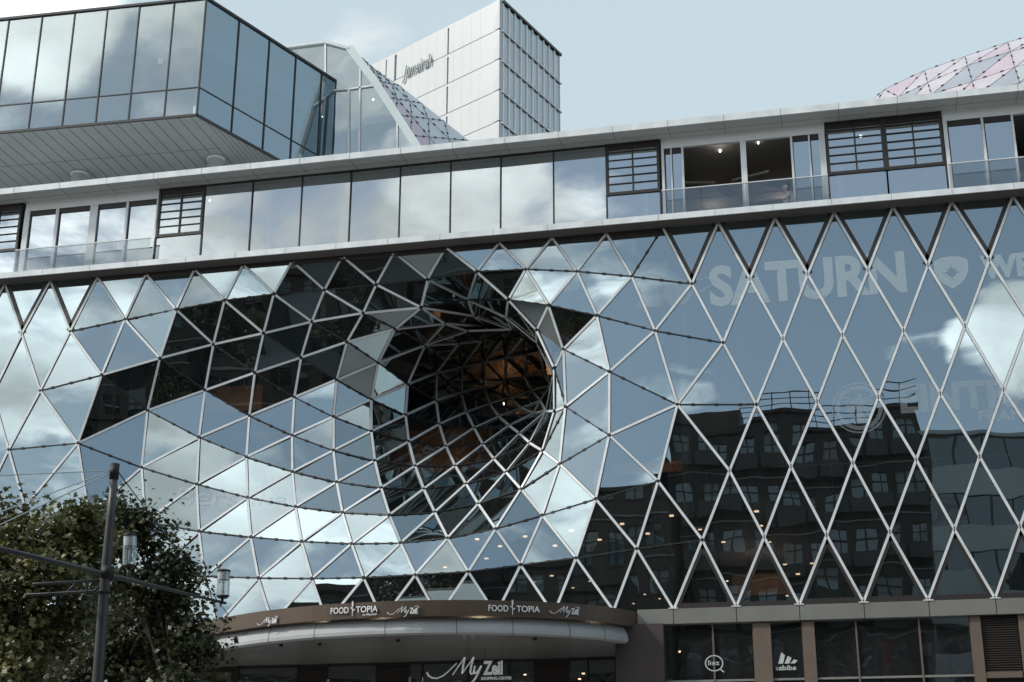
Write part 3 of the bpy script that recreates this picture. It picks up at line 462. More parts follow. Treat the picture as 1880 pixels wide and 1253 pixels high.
# --- entrance canopy
def arc(z, r=None, inset=0):
    base = [(-24.9,1.2),(-23.8,.145),(-22.3,-1.25),(-20.6,-2.35),(-18.95,-3.2),(-16.85,-3.87),(-14.1,-4.12),(-11.8,-3.78),(-10.1,-3.15),(-8.4,-2.08),(-7.55,-1.15),(-6.95,-.14)]
    c = Vector((-15.2,3.2)); pts = []
    for i in range(len(base)-1):
        p0 = Vector(base[max(i-1,0)]); p1 = Vector(base[i]); p2 = Vector(base[i+1]); p3 = Vector(base[min(i+2,len(base)-1)])
        for k in range(4):
            t = k/4; pts.append(.5*((2*p1)+(p2-p0)*t+(2*p0-5*p1+4*p2-p3)*t*t+(3*p1-p0-3*p2+p3)*t**3))
    pts.append(Vector(base[-1]))
    return [Vector((*(p+(c-p).normalized()*inset), z)) for p in pts]
can = thing('entrance_canopy', 'curved bronze canopy over the mall entrance with a white rounded underside', 'canopy')
def strip(mb, A, B):
    for i in range(len(A)-1): mb.poly([A[i], A[i+1], B[i+1], B[i]])
cf = MB(); A, B = arc(9.2), arc(8.68, inset=.02); Ai, Bi = arc(9.2, inset=.25), arc(8.68, inset=.5)
strip(cf, B, A); strip(cf, A, Ai); strip(cf, Bi, B); cfo = cf.build('sign_fascia', m_bronze, can, True)
wb = MB(); prof = [(8.66,.32),(8.45,.22),(8.28,.185),(8.17,.20),(8.11,.30)]
rings = [arc(z, inset=i) for z, i in prof]
for a_, b_ in zip(rings, rings[1:]): strip(wb, b_, a_)
wb.build('rounded_edge', mat('matt white canopy rim', (.47,.49,.49), .75, 0, .08, 1.0), can, True)
jn = MB()
for k in range(3, 44, 4):
    for a_, b_ in zip(rings, rings[1:]):
        p, q = a_[k], b_[k]; n = (p-Vector((-15.2,3.2,p.z))).normalized(); t = (a_[min(k+1,44)]-a_[k-1]).normalized()*.012
        jn.poly([q-t+n*.006, q+t+n*.006, p+t+n*.006, p-t+n*.006])
jn.build('panel_joint', m_panelgap, can)
so_ = MB(); so_.poly([(v.x,v.y,8.115) for v in arc(0, inset=.30)]+[(-6.95,4,8.115),(-24.9,4,8.115)]); so_.build('soffit', mat('glossy canopy soffit', (.34,.34,.33), .22, 0, .1, .6), can)
rf = MB(); rf.poly([(v.x,v.y,9.18) for v in arc(0, inset=.2)]); rf.build('roof', m_soffit, can)
for (x, y) in ((982,1172),(516,1184),(587,1182),(731,1175)): q = PZ(x, y, 8.1); sl = MB(); sl.tube([(q.x,q.y,8.03),(q.x,q.y,8.11)], .07, 10); sl.build('ceiling_fitting', m_dark, can)
cm_ = MB(); q = PZ(1130,1164,8.4); cm_.tube([(q.x,q.y-.12,8.42),(q.x,q.y+.02,8.42)], .06, 10); cm_.build('camera_dome', m_black, can)
# entrance recess below the canopy
YE = 3.2
box('entrance_wall', m_dark, (-25,YE+.05,7.6), (-7.4,YE+.3,8.11), mall)
def EX(x): return P(x,1240,YE).x
ex = [340,425,437,545,550,600,690,750,775,860,935,980,1045,1080,1130,1190]
for i, (a, b) in enumerate(zip(ex, ex[1:])):
    a_, b_ = EX(a), EX(b)
    if (a, b) in ((425,437),(545,550),(550,600),(690,750),(980,1045),(1130,1190),(340,425)):
        box('entrance_panel', m_dark if a not in (340,) else m_pier, (a_,YE-.02,-.1), (b_,YE+.3,7.9), mall)
    else:
        zt3 = P(a,1205 if a > 900 else 1214,YE).z
        w = MB(); w.poly([(a_,YE,-.1),(b_,YE,-.1),(b_,YE,zt3),(a_,YE,zt3)]); o = w.build('entrance_glazing', m_shop, mall)
        f = MB(); f.box((a_-.03,YE-.06,-.1),(a_+.03,YE+.05,zt3)); f.box((a_,YE-.05,zt3-.05),(b_,YE+.06,zt3+.05)); f.build('frame', m_steel, o)
        box('entrance_header', m_dark, (a_,YE-.01,zt3+.05), (b_,YE+.2,8.0), mall)
box('entrance_hall_back', m_int, (-25,14,-.1), (-7,14.2,8.6), mall)
a, b = rect(1045,1210,1132,1232,8.0); box('wood_wall', m_wood, a, b, mall)
a, b = rect(800,1212,980,1228,9.0); box('wood_wall', m_wood, a, b, mall)
for (x, y, Y) in ((807,1226,7),(819,1229,7),(964,1239,7),(1071,1237,6),(1064,1247,6),(1247,1197,5),(1510,1226,5),(1365,1219,6),(1635,1202,5),(1564,1218,5),(1739,1194,5),(663,1220,5)):
    q = P(x, y, Y); t = MB(); t.tube([q+Vector((0,0,-.02)), q+Vector((0,0,.02))], .055, 10); t.build('downlight', m_lamp, mall)

for (x, y, Y, e) in ((925,668,12.3,16),(800,828,7.8,22),(1395,1065,10,60),(1190,850,6.5,35),(425,735,6,30),(880,1235,6,140),(600,1238,6,90),(700,1238,6,60),(760,760,9.5,40),(1010,650,12.0,25),(1090,1225,6.5,18),(1150,1050,10,30)):
    lamp('fill_light', P(x, y, Y), e, .05)  # unseen fill lights without fixtures, added to brighten wood linings, funnel and entrance

# window displays: dim panels, rails and hanging banners behind the shop glass
ds = [mat('dim grey banner', (.30,.32,.34), .7, 0, .3, 2), mat('dim photo print', (.22,.21,.20), .7, 0, .8, 3), mat('dim blue banner', (.18,.26,.32), .7, 0, .2, 2)]
for i, (x0, x1, y0, y1, Y) in enumerate([(1262,1284,1160,1250,1.2),(1327,1380,1158,1250,1.5),(1466,1476,1155,1250,.9),(1500,1570,1158,1195,1.6),(1502,1572,1178,1240,1.1),(1576,1606,1148,1250,1.4),(1706,1732,1142,1250,1.2),(1734,1786,1150,1245,1.7),(1222,1244,1155,1250,2.0),(1195,1215,1150,1250,1.6)]):
    a_, b_ = P(x0, y1, Y), P(x1, y0, Y); box('display_panel', ds[i % 3], (a_.x, Y, a_.z-1.5), (b_.x, Y+.04, b_.z), mall)
# the ground floor carries on to the right end
x = X0(1890,1200)
while x < XR-.5:
    w = MB(); w.poly([(x,.12,-.05),(x+2.6,.12,-.05),(x+2.6,.12,ZB0),(x,.12,ZB0)]); w.build('shop_window', m_shop, mall)
    box('stone_pier', m_pier, (x+2.6,-.02,-.1), (x+3.1,.5,ZB0), mall); x += 3.1
# ================================================================ glass annex on round columns
ann = thing('glass_annex', 'cantilevered grey green glass box on round white columns above the roof at the left', 'building')
ZA, ZM, ZAT = 33.90, 35.38, 40.235
A0 = Vector((-27.97, 6.0)); dl = (Vector((-38.4,5.6))-A0).normalized(); dr = (Vector((-24.187,16.052))-A0).normalized()
LEN_L, LEN_R = 17.0, 11.0
def AP(d, s, z, o=0.0):
    n = Vector((d.y, -d.x)); 
    if n.dot(Vector((0,-50))-A0) < 0: n = -n
    p = A0+d*s+n*o; return Vector((p.x, p.y, z))
def annex_side(d, L, marks):
    for a, b in zip(marks, marks[1:]):
        for z0, z1 in ((ZA+.06, ZM), (ZM, ZAT-.05)):
            q = MB(); q.poly([AP(d,a,z0), AP(d,b,z0), AP(d,b,z1), AP(d,a,z1)])
            c = sum(q.v, Vector())/4; rv = random.Random(int(a*97+z0)); R1 = Matrix.Rotation(rv.gauss(0,.0025),3,'X'); q.v = [c+R1@(v-c) for v in q.v]
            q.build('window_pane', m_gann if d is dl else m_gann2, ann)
    m = MB()
    for s in marks: m.hexa([AP(d,s-.03,ZA+.02,-.03),AP(d,s+.03,ZA+.02,-.03),AP(d,s+.03,ZA+.02,.05),AP(d,s-.03,ZA+.02,.05),AP(d,s-.03,ZAT-.01,-.03),AP(d,s+.03,ZAT-.01,-.03),AP(d,s+.03,ZAT-.01,.05),AP(d,s-.03,ZAT-.01,.05)])
    for z, h, o in ((ZM,.028,.03),(ZAT,.06,.09),(ZA,.06,.08)): m.hexa([AP(d,0,z-h,-.03),AP(d,L,z-h,-.03),AP(d,L,z-h,o),AP(d,0,z-h,o),AP(d,0,z+h,-.03),AP(d,L,z+h,-.03),AP(d,L,z+h,o),AP(d,0,z+h,o)])
    m.build('frame', m_steel, ann)
def s_on(d, x, y):   # distance along side d where pixel column meets
    r = ray(x, y); o = CAMP
    # solve A0 + d s = o + r t (xy)
    det = d.x*(-r.y)+d.y*r.x; return ((o.x-A0.x)*(-r.y)+(o.y-A0.y)*r.x)/det
ml = [0]+[s_on(dl, x, 120) for x in (310,246,187,127,67,6)]; st = ml[-1]-ml[-2]
while ml[-1] < LEN_L: ml.append(ml[-1]+st)
mr = [0]+[s_on(dr, x, y) for x, y in ((432,140),(488,180),(537,215),(585,245),(637,260))]
annex_side(dl, ml[-1], ml); annex_side(dr, mr[-1], mr)
far = AP(dr, mr[-1], 0); farl = AP(dl, ml[-1], 0); fc = farl+(far-Vector((A0.x,A0.y,0)))
def slab(z0, z1, name, m, inset=.1):
    q = MB(); pts = [AP(dr,inset,z0,-inset), AP(dr,mr[-1]-inset,z0,-inset), fc.copy(), AP(dl,ml[-1]-inset,z0,-inset)]
    pts[2].z = z0; top = [Vector((p.x,p.y,z1)) for p in pts]; q.hexa(pts+top); return q.build(name, m, ann)
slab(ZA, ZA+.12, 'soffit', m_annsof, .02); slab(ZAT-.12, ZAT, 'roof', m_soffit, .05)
# soffit board joints
sj = MB(); _q = PZ(436,300,ZA)-PZ(364,218,ZA); tdir = Vector((_q.x,_q.y)).normalized(); k = .35
while k < ml[-1]:
    a = Vector((*(A0+dl*k), ZA-.004)); b = a+Vector((tdir.x, tdir.y, 0))*11; sj.bar(a, b, (0,0,-1), .035, -.01, .004); k += .62
k = -5.5
a = AP(dl, .1, ZA-.002, -3.4); b = AP(dl, ml[-1], ZA-.002, -3.4); sj.bar(a, b, (0,0,-1), .03, -.01, .004)
k = .55
while k < 7.5: a = Vector((*(A0+dr*k), ZA-.004)); b = a+Vector((tdir.x, tdir.y, 0))*(9-k); k += .62; sj.bar(a, b, (0,0,-1), .02, -.01, .003)
sj.build('soffit_joint', m_panelgap, ann)
# what shows through the glass: a solid parapet wall, a ceiling above it
pw_ = MB()
for d, L in ((dl, ml[-1]), (dr, mr[-1])):
    pw_.hexa([AP(d,.5,ZA+.13,-.65),AP(d,L,ZA+.13,-.65),AP(d,L,ZA+.13,-.55),AP(d,.5,ZA+.13,-.55),AP(d,.5,37.9,-.65),AP(d,L,37.9,-.65),AP(d,L,37.9,-.55),AP(d,.5,37.9,-.55)])
pw_.build('inner_wall', mat('annex inner wall', (.15,.18,.20), .8), ann)
up_ = MB()
for d, L in ((dl, ml[-1]), (dr, mr[-1])):
    up_.hexa([AP(d,.9,37.95,-1.3),AP(d,L,37.95,-1.3),AP(d,L,37.95,-1.2),AP(d,.9,37.95,-1.2),AP(d,.9,ZAT-.13,-1.3),AP(d,L,ZAT-.13,-1.3),AP(d,L,ZAT-.13,-1.2),AP(d,.9,ZAT-.13,-1.2)])
up_.build('roller_blind', mat('pale blind', (.50,.54,.54), .8), ann)
for (x, y) in ((397,290),(147,318)):
    q = PZ(x, y, ZA); c = MB(); c.tube([(q.x,q.y,27.35),(q.x,q.y,ZA)], .40, 28); co = c.build('column', m_white, ann, True)
    c = MB(); c.tube([(q.x,q.y,ZA-.14),(q.x,q.y,ZA-.0)], .46, 28); c.build('collar', m_soffit, co, True)
for (x, y) in ((294,113),): 
    q = P(x, y, 6.4); box('wall_notice', m_white, (q.x-.12,q.y,q.z-.14), (q.x+.12,q.y+.02,q.z+.14), ann)
for (x, y) in ((78,161),(226,150),(340,134)):
    q = P(x, y, 6.9); t = MB(); t.tube([q, q+Vector((0,.03,.0))], .035, 10); t.build('spotlight', m_lampw, ann)
# ================================================================ glass hall with the sloping shell behind the annex
hall = thing('glass_hall', 'grey glazed gable wall rising between the annex and the white tower', 'building')
def G(x, y, Y=15): return P(x, y, Y)
m_gh = glass('hall glass', .42, gtint=(.86,.95,.95), ttint=(.42,.46,.46), wav=.8, wscale=.25)
mu = MB()
cells = [[(520,92),(598,82),(598,132),(520,137)],[(598,82),(641,94),(641,165),(598,170)],[(520,137),(598,132),(598,170),(520,175)],[(641,94),(662,126),(662,161),(641,165)],[(662,126),(686,160),(662,161)],
         [(520,175),(641,165),(641,290),(520,300)],[(641,165),(662,162),(662,290),(641,290)],[(662,161),(690,159),(730,222),(730,290),(662,290)],[(730,222),(772,290),(730,290)]]
for c in cells:
    q = MB(); q.poly([G(x, y) for x, y in c][::-1]); q.build('glass_panel', m_gh, hall)
for a, b in (((598,79),(598,175)),((662,126),(660,290)),((730,222),(730,290)),((520,175),(641,165)),((641,165),(690,158)),((641,165),(641,290))):
    mu = MB(); mu.bar(G(*a), G(*b), (0,-1,0), .085, .0, .10); mu.build('mullion', m_white, hall)
ed = MB()
for a, b, w in (((505,91),(598,79),.16),((598,79),(643,91),.16),((643,90),(692,156),.42),((692,156),(780,292),.42)):
    ed.bar(G(*a), G(*b), (0,-1,0), w, -.2, .16)
ed.build('edge_trim', mat('pale edge trim', (.62,.68,.68), .5, 0, .05, 1), hall)
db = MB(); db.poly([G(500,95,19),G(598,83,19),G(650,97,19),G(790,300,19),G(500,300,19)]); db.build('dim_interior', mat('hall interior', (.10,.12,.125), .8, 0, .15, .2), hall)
t = MB(); q = P(685,183,15.4); t.tube([q, q+Vector((0,.03,0))], .05, 10); t.build('spotlight', m_lampw, hall)
# spiky dark cable bundle behind annex edge
# curved pink and white panel shell
def panel_mat(name, col): return mat(name, col, .25, 0, .10, .4, spec=.6)
pm = [panel_mat('white shell panel', (.46,.50,.52)), panel_mat('grey shell panel', (.36,.385,.43)), panel_mat('pink shell panel', (.54,.43,.49)), panel_mat('pale pink shell panel', (.56,.505,.54))]
def shell_mesh(root, rows, pick, nlim=None):
    """rows of 3D points; triangles between successive rows, each glass panel its own part"""
    jt = MB(); cl = MB()
    def cen(p): return sum(p, Vector())/len(p)
    idx = 0
    for r, (a, b) in enumerate(zip(rows, rows[1:])):
        for i in range(min(len(a), len(b))-1):
            for tri in ((a[i], a[i+1], b[i]), (a[i+1], b[i+1], b[i])):
                c = cen(tri); q = MB(); q.poly([p+(c-p)*.012 for p in tri]); q.build('shell_panel', pm[pick(r, idx)], root); idx += 1
            for p, s in ((a[i], b[i]), (a[i], a[i+1]), (a[i+1], b[i])):
                n = (a[i+1]-a[i]).cross(b[i]-a[i]).normalized(); n = n if n.dot(CAMP-a[i]) > 0 else -n
                jt.bar(p, s, n, .035, -.02, .012)
                d = (s-p).normalized()
                for t in (.3, .7): m_ = p.lerp(s, t); cl.bar(m_-d*.09, m_+d*.09, n, .075, .0, .05)
        n = Vector((0,-1,0)); 
    jt.build('panel_joint', m_panelgap, root); cl.build('clamp', m_black, root)
sh1 = thing('curved_roof_shell', 'narrow white and pink panelled roof shell sliding down beside the grey gable', 'roof')
n_ = 7
e0 = [(651,98),(668,121),(686,147),(706,178),(727,211),(752,249),(790,305)]; e1 = [(668,110),(700,135),(735,158),(775,190),(815,222),(860,258),(920,305)]
rowsA = [[P(x,y,15.1) for x,y in e0], [P((x*2+u)/3,(y*2+v)/3,17) for (x,y),(u,v) in zip(e0,e1)], [P((x+u*2)/3,(y+v*2)/3,19) for (x,y),(u,v) in zip(e0,e1)], [P(x,y,21) for x,y in e1]]
rr = random.Random(5)
shell_mesh(sh1, rowsA, lambda r, i: (2 if (r == 0 and 4 < i < 11) else (3 if r == 1 and rr.random() < .3 else 0)))
sh2 = thing('curved_roof_shell', 'broad pink and lilac panelled roof shell bulging above the eave at the far right', 'roof')
r0 = [(1590,195),(1623,165),(1697,130),(1772,104),(1850,78),(1925,57),(1990,45)]; r1 = [(1600,205),(1650,178),(1703,152),(1776,121),(1855,95),(1930,75),(1995,62)]
r2 = [(1610,215),(1660,196),(1710,174),(1785,150),(1863,124),(1935,103),(2000,92)]; r3 = [(1620,230),(1680,212),(1735,196),(1792,176),(1872,152),(1945,132),(2010,120)]; r4 = [(1640,245),(1700,230),(1760,215),(1815,200),(1890,182),(1960,165),(2020,152)]
rowsB = [[P(x,y,Y) for x,y in r] for r, Y in ((r0,30),(r1,28),(r2,26.4),(r3,25),(r4,24))]
seq = [3,3,2,3,3,3,3,2,3,3,3,3]
shell_mesh(sh2, rowsB, lambda r, i: [seq[i%12], [2,3,1,3,3,1,1,2,3,3,1,3][i%12], [0,2,2,1,3,2,3,1,0,3,3,0][i%12], [0,0,1,0,3,0,0,1,3,0,0,0][i%12]][r])
# ================================================================ white hotel tower
tw = thing('hotel_tower', 'white clad high rise tower with narrow window slots and a windowed right side', 'tower')
T0 = Vector((-35.72, 100.0)); ZT = 99.42; tl_ = Vector((-19.3,11.13)).normalized(); tr_ = Vector((4.48,14.27)).normalized()
def sT(d, x, y):
    r = ray(x, y); o = CAMP; det = d.x*(-r.y)+d.y*r.x; return ((o.x-T0.x)*(-r.y)+(o.y-T0.y)*r.x)/det
def TP(d, s, z, o=0.0):
    n = Vector((d.y, -d.x)); n = n if n.dot(Vector((0,-150))) > 0 else -n
    p = T0+d*s+n*o; return Vector((p.x, p.y, z))
RL = 15.0; LLn = 62.0; FH = 4.16; zfl = [ZT - .0 - FH*k for k in range(0, 18)]
m_tw = mat('white tower cladding', (.51,.53,.535), .45, 0, .025, .15)
m_tg = glass('tower window glass', .34, gtint=(.9,.97,1), ttint=(.85,.88,.9), dirt=.06, dcol=(.7,.75,.78), wav=.3, wscale=.2)
body = MB(); body.hexa([TP(tl_,0,0),TP(tl_,LLn,0),TP(tl_,LLn,0)+Vector((tr_.x,tr_.y,0))*RL,TP(tr_,RL-.3,0),TP(tl_,0,ZT),TP(tl_,LLn,ZT),TP(tl_,LLn,ZT)+Vector((tr_.x,tr_.y,0))*RL,TP(tr_,RL-.3,ZT)])
body.build('wall', mat('tower inner wall', (.34,.37,.40), .7), tw)
# left side: storey-high white bands with open joints; slots cut between panels
slots = [(sT(tl_, x, y), w) for x, y, w in ((825,120,.28),(729,120,.42),(712,125,.22))]
cl_ = MB(); sg = MB()
sx = sorted([(s-w/2, s+w/2) for s, w in slots])
for k in range(15):
    z1 = zfl[k]-.10; z0 = zfl[k+1]+.0
    xs = [0.9] + [v for p in sx for v in p] + [LLn]
    for a, b in zip(xs[::2], xs[1::2]):
        cl_.hexa([TP(tl_,a,z0,.0),TP(tl_,b,z0,.0),TP(tl_,b,z0,.28),TP(tl_,a,z0,.28),TP(tl_,a,z1,.0),TP(tl_,b,z1,.0),TP(tl_,b,z1,.28),TP(tl_,a,z1,.28)])
    for a, b in sx: cl_.hexa([TP(tl_,a,z1-.35,.0),TP(tl_,b,z1-.35,.0),TP(tl_,b,z1-.35,.27),TP(tl_,a,z1-.35,.27),TP(tl_,a,z1,.0),TP(tl_,b,z1,.0),TP(tl_,b,z1,.27),TP(tl_,a,z1,.27)])
cl_.build('cladding', m_tw, tw)
vj = MB(); s_ = 3.2
while s_ < LLn:
    vj.hexa([TP(tl_,s_-.012,20,.27),TP(tl_,s_+.012,20,.27),TP(tl_,s_+.012,20,.284),TP(tl_,s_-.012,20,.284),TP(tl_,s_-.012,ZT-.1,.27),TP(tl_,s_+.012,ZT-.1,.27),TP(tl_,s_+.012,ZT-.1,.284),TP(tl_,s_-.012,ZT-.1,.284)]); s_ += 1.55
vj.build('panel_joint', mat('fine tower joint', (.38,.40,.41), .8), tw)
# folded corner strip: white facets that lean in and out storey by storey
cs = MB()
for k in range(15):
    z1, z0 = zfl[k]-.06, zfl[k+1]; off = (.05+.045*k)
    a0, a1 = TP(tl_,.95+off,z0,.30), TP(tl_,.95+off*.7,z1,.30)
    b0, b1 = TP(tl_,-.15,z0,.42), TP(tl_,-.05,z1,.30)
    cs.poly([a0, b0, b1, a1]); cs.poly([b0, TP(tr_,.2,z0,.12), TP(tr_,.2,z1,.12), b1])
cs.build('folded_corner', m_tw, tw)
# right side windows
ncol = 10; cw = (RL-.5)/ncol; cnt = 0; small = MB(); fw = MB(); jl = MB()
for k in range(12):
    z1, z0 = zfl[k]-.02, zfl[k+1]
    fw.hexa([TP(tr_,.0,z1-.28,.0),TP(tr_,RL,z1-.28,.0),TP(tr_,RL,z1-.28,.30),TP(tr_,.0,z1-.28,.30),TP(tr_,.0,z1,.0),TP(tr_,RL,z1,.0),TP(tr_,RL,z1,.16),TP(tr_,.0,z1,.16)])
    jl.hexa([TP(tr_,.0,z1-.33,.0),TP(tr_,RL,z1-.33,.0),TP(tr_,RL,z1-.33,.31),TP(tr_,.0,z1-.33,.31),TP(tr_,.0,z1-.28,.0),TP(tr_,RL,z1-.28,.0),TP(tr_,RL,z1-.28,.31),TP(tr_,.0,z1-.28,.31)])
    for c in range(ncol):
        a = .3+c*cw; b = a+cw
        q = MB(); q.poly([TP(tr_,a+.3,z0+.1,.10),TP(tr_,b-.16,z0+.1,.10),TP(tr_,b-.16,z1-.36,.10),TP(tr_,a+.3,z1-.36,.10)])
        if cnt < 98 and k > 0 or k == 0 and c < 10:
            q.build('window', m_tg, tw); cnt += 1
        else: small.v += q.v; small.f += [tuple(j+len(small.v)-4 for j in f) for f in q.f]
        fw.hexa([TP(tr_,a-.02,z0,.0),TP(tr_,a+.20,z0,.0),TP(tr_,a+.24,z0,.14),TP(tr_,a-.05,z0,.22),TP(tr_,a-.02,z1-.3,.0),TP(tr_,a+.20,z1-.3,.0),TP(tr_,a+.24,z1-.3,.14),TP(tr_,a-.05,z1-.3,.22)])
        fw.hexa([TP(tr_,b-.18,z0,.0),TP(tr_,b-.10,z0,.0),TP(tr_,b-.10,z0,.2),TP(tr_,b-.18,z0,.2),TP(tr_,b-.18,z1-.3,.0),TP(tr_,b-.10,z1-.3,.0),TP(tr_,b-.10,z1-.3,.2),TP(tr_,b-.18,z1-.3,.2)])
if small.v: tag(small.build('window', m_tg, tw), kind='stuff')
fw.build('window_frame', mat('pale grey metal', (.95,.97,.97), .5, 0), tw); jl.build('floor_joint', mat('tower floor joint', (.30,.32,.33), .7), tw)
par = MB(); par.hexa([TP(tr_,0,ZT-.35,.0),TP(tr_,RL,ZT-.35,.0),TP(tr_,RL,ZT-.35,.35),TP(tr_,0,ZT-.35,.35),TP(tr_,0,ZT,.0),TP(tr_,RL,ZT,.0),TP(tr_,RL,ZT,.35),TP(tr_,0,ZT,.35)]); par.build('parapet', m_panelgap, tw)
# script lettering on the tower
def onT(x, y):
    s = sT(tl_, x, y); r = ray(x, y); h = TP(tl_, s, 0); t = (Vector((h.x,h.y))-Vector((0,-50))).length/Vector((r.x,r.y)).length; return Vector((h.x,h.y,1.6+r.z*t))
a = onT(744,148); b = onT(797,119); n = Vector((tl_.y,-tl_.x,0)); n = n if n.y < 0 else -n
m_grey = mat('grey sign letter', (.30,.34,.35), .5)
js = text('hotel_sign', 'Jumeirah', m_grey, TP(tl_, sT(tl_,744,148), a.z-.0, .45), -Vector((tl_.x,tl_.y,0)), (0,0,1), 1.75, (Vector((a.x,a.y))-Vector((b.x,b.y))).length, depth=.12, shear=.35, off=.004)
tag(js, 'small grey script lettering near the top of the white tower wall', 'sign')
# ================================================================ ground
g = MB(); g.poly([(-700,-700,0),(700,-700,0),(700,900,0),(-700,900,0)]); tag(g.build('ground', mat('stone paving', (.24,.23,.22), .8, 0, .15, .3)), kind='structure')
# ================================================================ houses across the street, seen in the glass
m_h = [mat('dark render', (.035,.028,.025), .8, 0, .15, .3), mat('grey render', (.40,.41,.41), .8, 0, .08, .3), mat('brown stone facade', (.06,.045,.035), .8, 0, .15, .3), mat('light stone facade', (.13,.13,.125), .8, 0, .1, .3)]
m_hw = glass('street window glass', .14, wav=.2, ttint=(.15,.15,.16)); m_hin = mat('street window interior', (.02,.02,.02), .9)
m_trim = mat('light stone trim', (.22,.215,.205), .8)
def house(label, x0, x1, yf, h, dep, mi, floors, wpf, style, roof=None, name='street_building'):
    r = thing(name, label, 'building'); s = 1 if yf > -100 else 1
    box('wall', m_h[mi], (x0, yf-dep, 0), (x1, yf-.35, h), r)
    fh = (h-4.5)/floors
    for k in range(floors):
        z0 = 4.5+k*fh
        if style == 'band':
            box('spandrel', m_h[1], (x0, yf-.35, z0-.2), (x1, yf, z0+fh*.42), r)
            q = MB(); q.box((x0,yf-.33,z0+fh*.42),(x1,yf-.22,z0+fh-.2)); bn = q.build('window_band', m_hw, r)
            f = MB(); x = x0
            while x < x1: f.box((x-.08,yf-.22,z0+fh*.42),(x+.08,yf-.12,z0+fh-.2)); x += (x1-x0)/wpf
            f.build('frame', m_dark, bn)
        else:
            w_ = (x1-x0)/wpf
            q = MB(); f = MB()
            for c in range(wpf):
                a = x0+c*w_+w_*.2; b = x0+(c+1)*w_-w_*.2
                f.box((x0+c*w_,yf-.35,z0-.2),(a,yf,z0+fh-.2)); f.box((b,yf-.35,z0-.2),(x0+(c+1)*w_,yf,z0+fh-.2)); f.box((a,yf-.35,z0-.2),(b,yf-.002,z0+fh*.28)); f.box((a,yf-.35,z0+fh*.8),(b,yf-.002,z0+fh-.2))
                p = MB(); p.box((a,yf-.3,z0+fh*.28),(b,yf-.22,z0+fh*.8)); wn_ = p.build('window', m_hw, r)
                mm = (a+b)/2; zq = z0+fh*.64; f.box((mm-.05,yf-.22,z0+fh*.28),(mm+.05,yf-.12,z0+fh*.8)); f.box((a,yf-.219,zq-.04),(b,yf-.121,zq+.04)); f.box((a-.1,yf,z0+fh*.25),(b+.1,yf+.1,z0+fh*.28))
                hv = (int(a*7.3)*31+k*17) % 10
                if hv < 4: box('blind', m_trim, (a+.05,yf-.215,z0+fh*(.8-.08*(hv+1))), (b-.05,yf-.2,z0+fh*.8), wn_)
                if style == 'balcony': q.box((a-.3,yf,z0+fh*.1),(b+.3,yf+.9,z0+fh*.16)); q.box((a-.3,yf+.85,z0+fh*.16),(b+.3,yf+.9,z0+fh*.4))
            f.build('facade_front', m_h[mi], r)
            st_ = MB(); st_.box((x0,yf,z0-.22),(x1,yf+.12,z0-.10)); st_.build('string_course', m_trim, r)
            if q.v: q.build('balcony', m_dark, r)
    box('shopfront', m_hw, (x0+.4, yf-.3, 0), (x1-.4, yf-.2, 3.9), r); box('shop_fascia', m_dark, (x0, yf-.35, 3.9), (x1, yf+.2, 4.4), r)
    box('cornice', m_h[mi], (x0-.3, yf-.5, h-.02), (x1+.3, yf+.3, h+.35), r)
    return r
def refl(x, y, B): q = P(x, y, B); return q.x, q.z
B1 = 66
xa, za = refl(1236,785,B1); xb, zb = refl(1690,770,B1); 
hA = house('dark balconied house behind the viewer mirrored in the right hand lattice panes', xa, xb, -B1, za, 14, 0, 7, 9, 'balcony')
x0_, z0_ = refl(1252,741,B1); x1_, _ = refl(1346,741,B1); box('rooftop_plant_room', m_h[2], (x0_,-B1-8,za), (x1_,-B1-.4,z0_), hA)
x2_, z2_ = refl(1600,758,B1+1); box('rooftop_penthouse', m_h[0], (x2_,-B1-9,za), (xb,-B1-1,z2_-1.2), hA)
rg = MB()
for hgt in (.55,1.1,1.65): rg.tube([(x1_,-B1+.1,za+.35+hgt),(xb,-B1+.1,za+.35+hgt)], .05, 5)
x = x1_
while x < xb: rg.tube([(x,-B1+.1,za+.3),(x,-B1+.1,za+2.05)], .045, 5); x += 1.5
rg.build('roof_railing', m_steel, hA)
xc, zc = refl(1694,815,B1); house('pale grey office building with long window bands mirrored at the far right', xc, xc+24, -B1, zc, 14, 1, 6, 12, 'band')
xd, zd = refl(1236,838,B1); house('brown house next to the balconied one mirrored left of it', xd-9.5, xd-.4, -B1+2, zd, 14, 2, 6, 4, 'plain')
house('long brown stone store across the street mirrored low in the left panes', -46, -15.2, -46, 19.0, 12, 2, 5, 12, 'plain', name='department_store')
house('light stone house at the far left of the street mirrored in the left panes', -75, -46.6, -46, 17.2, 12, 3, 5, 10, 'plain')
house('dark high block at the street end mirrored in the steep funnel panes', -125, -75.8, -44, 22, 12, 0, 6, 14, 'band')
house('dark corner house east of the viewer mirrored in the funnel', 15, 42, -46, 24, 12, 0, 7, 9, 'balcony')
house('grey office block further east along the street mirrored in the funnel', 42.6, 110, -46, 22, 12, 2, 6, 20, 'band')
house('neighbouring dark store standing beside the mall on its right side', 40, 90, 16, 22, 14, 2, 5, 14, 'plain')
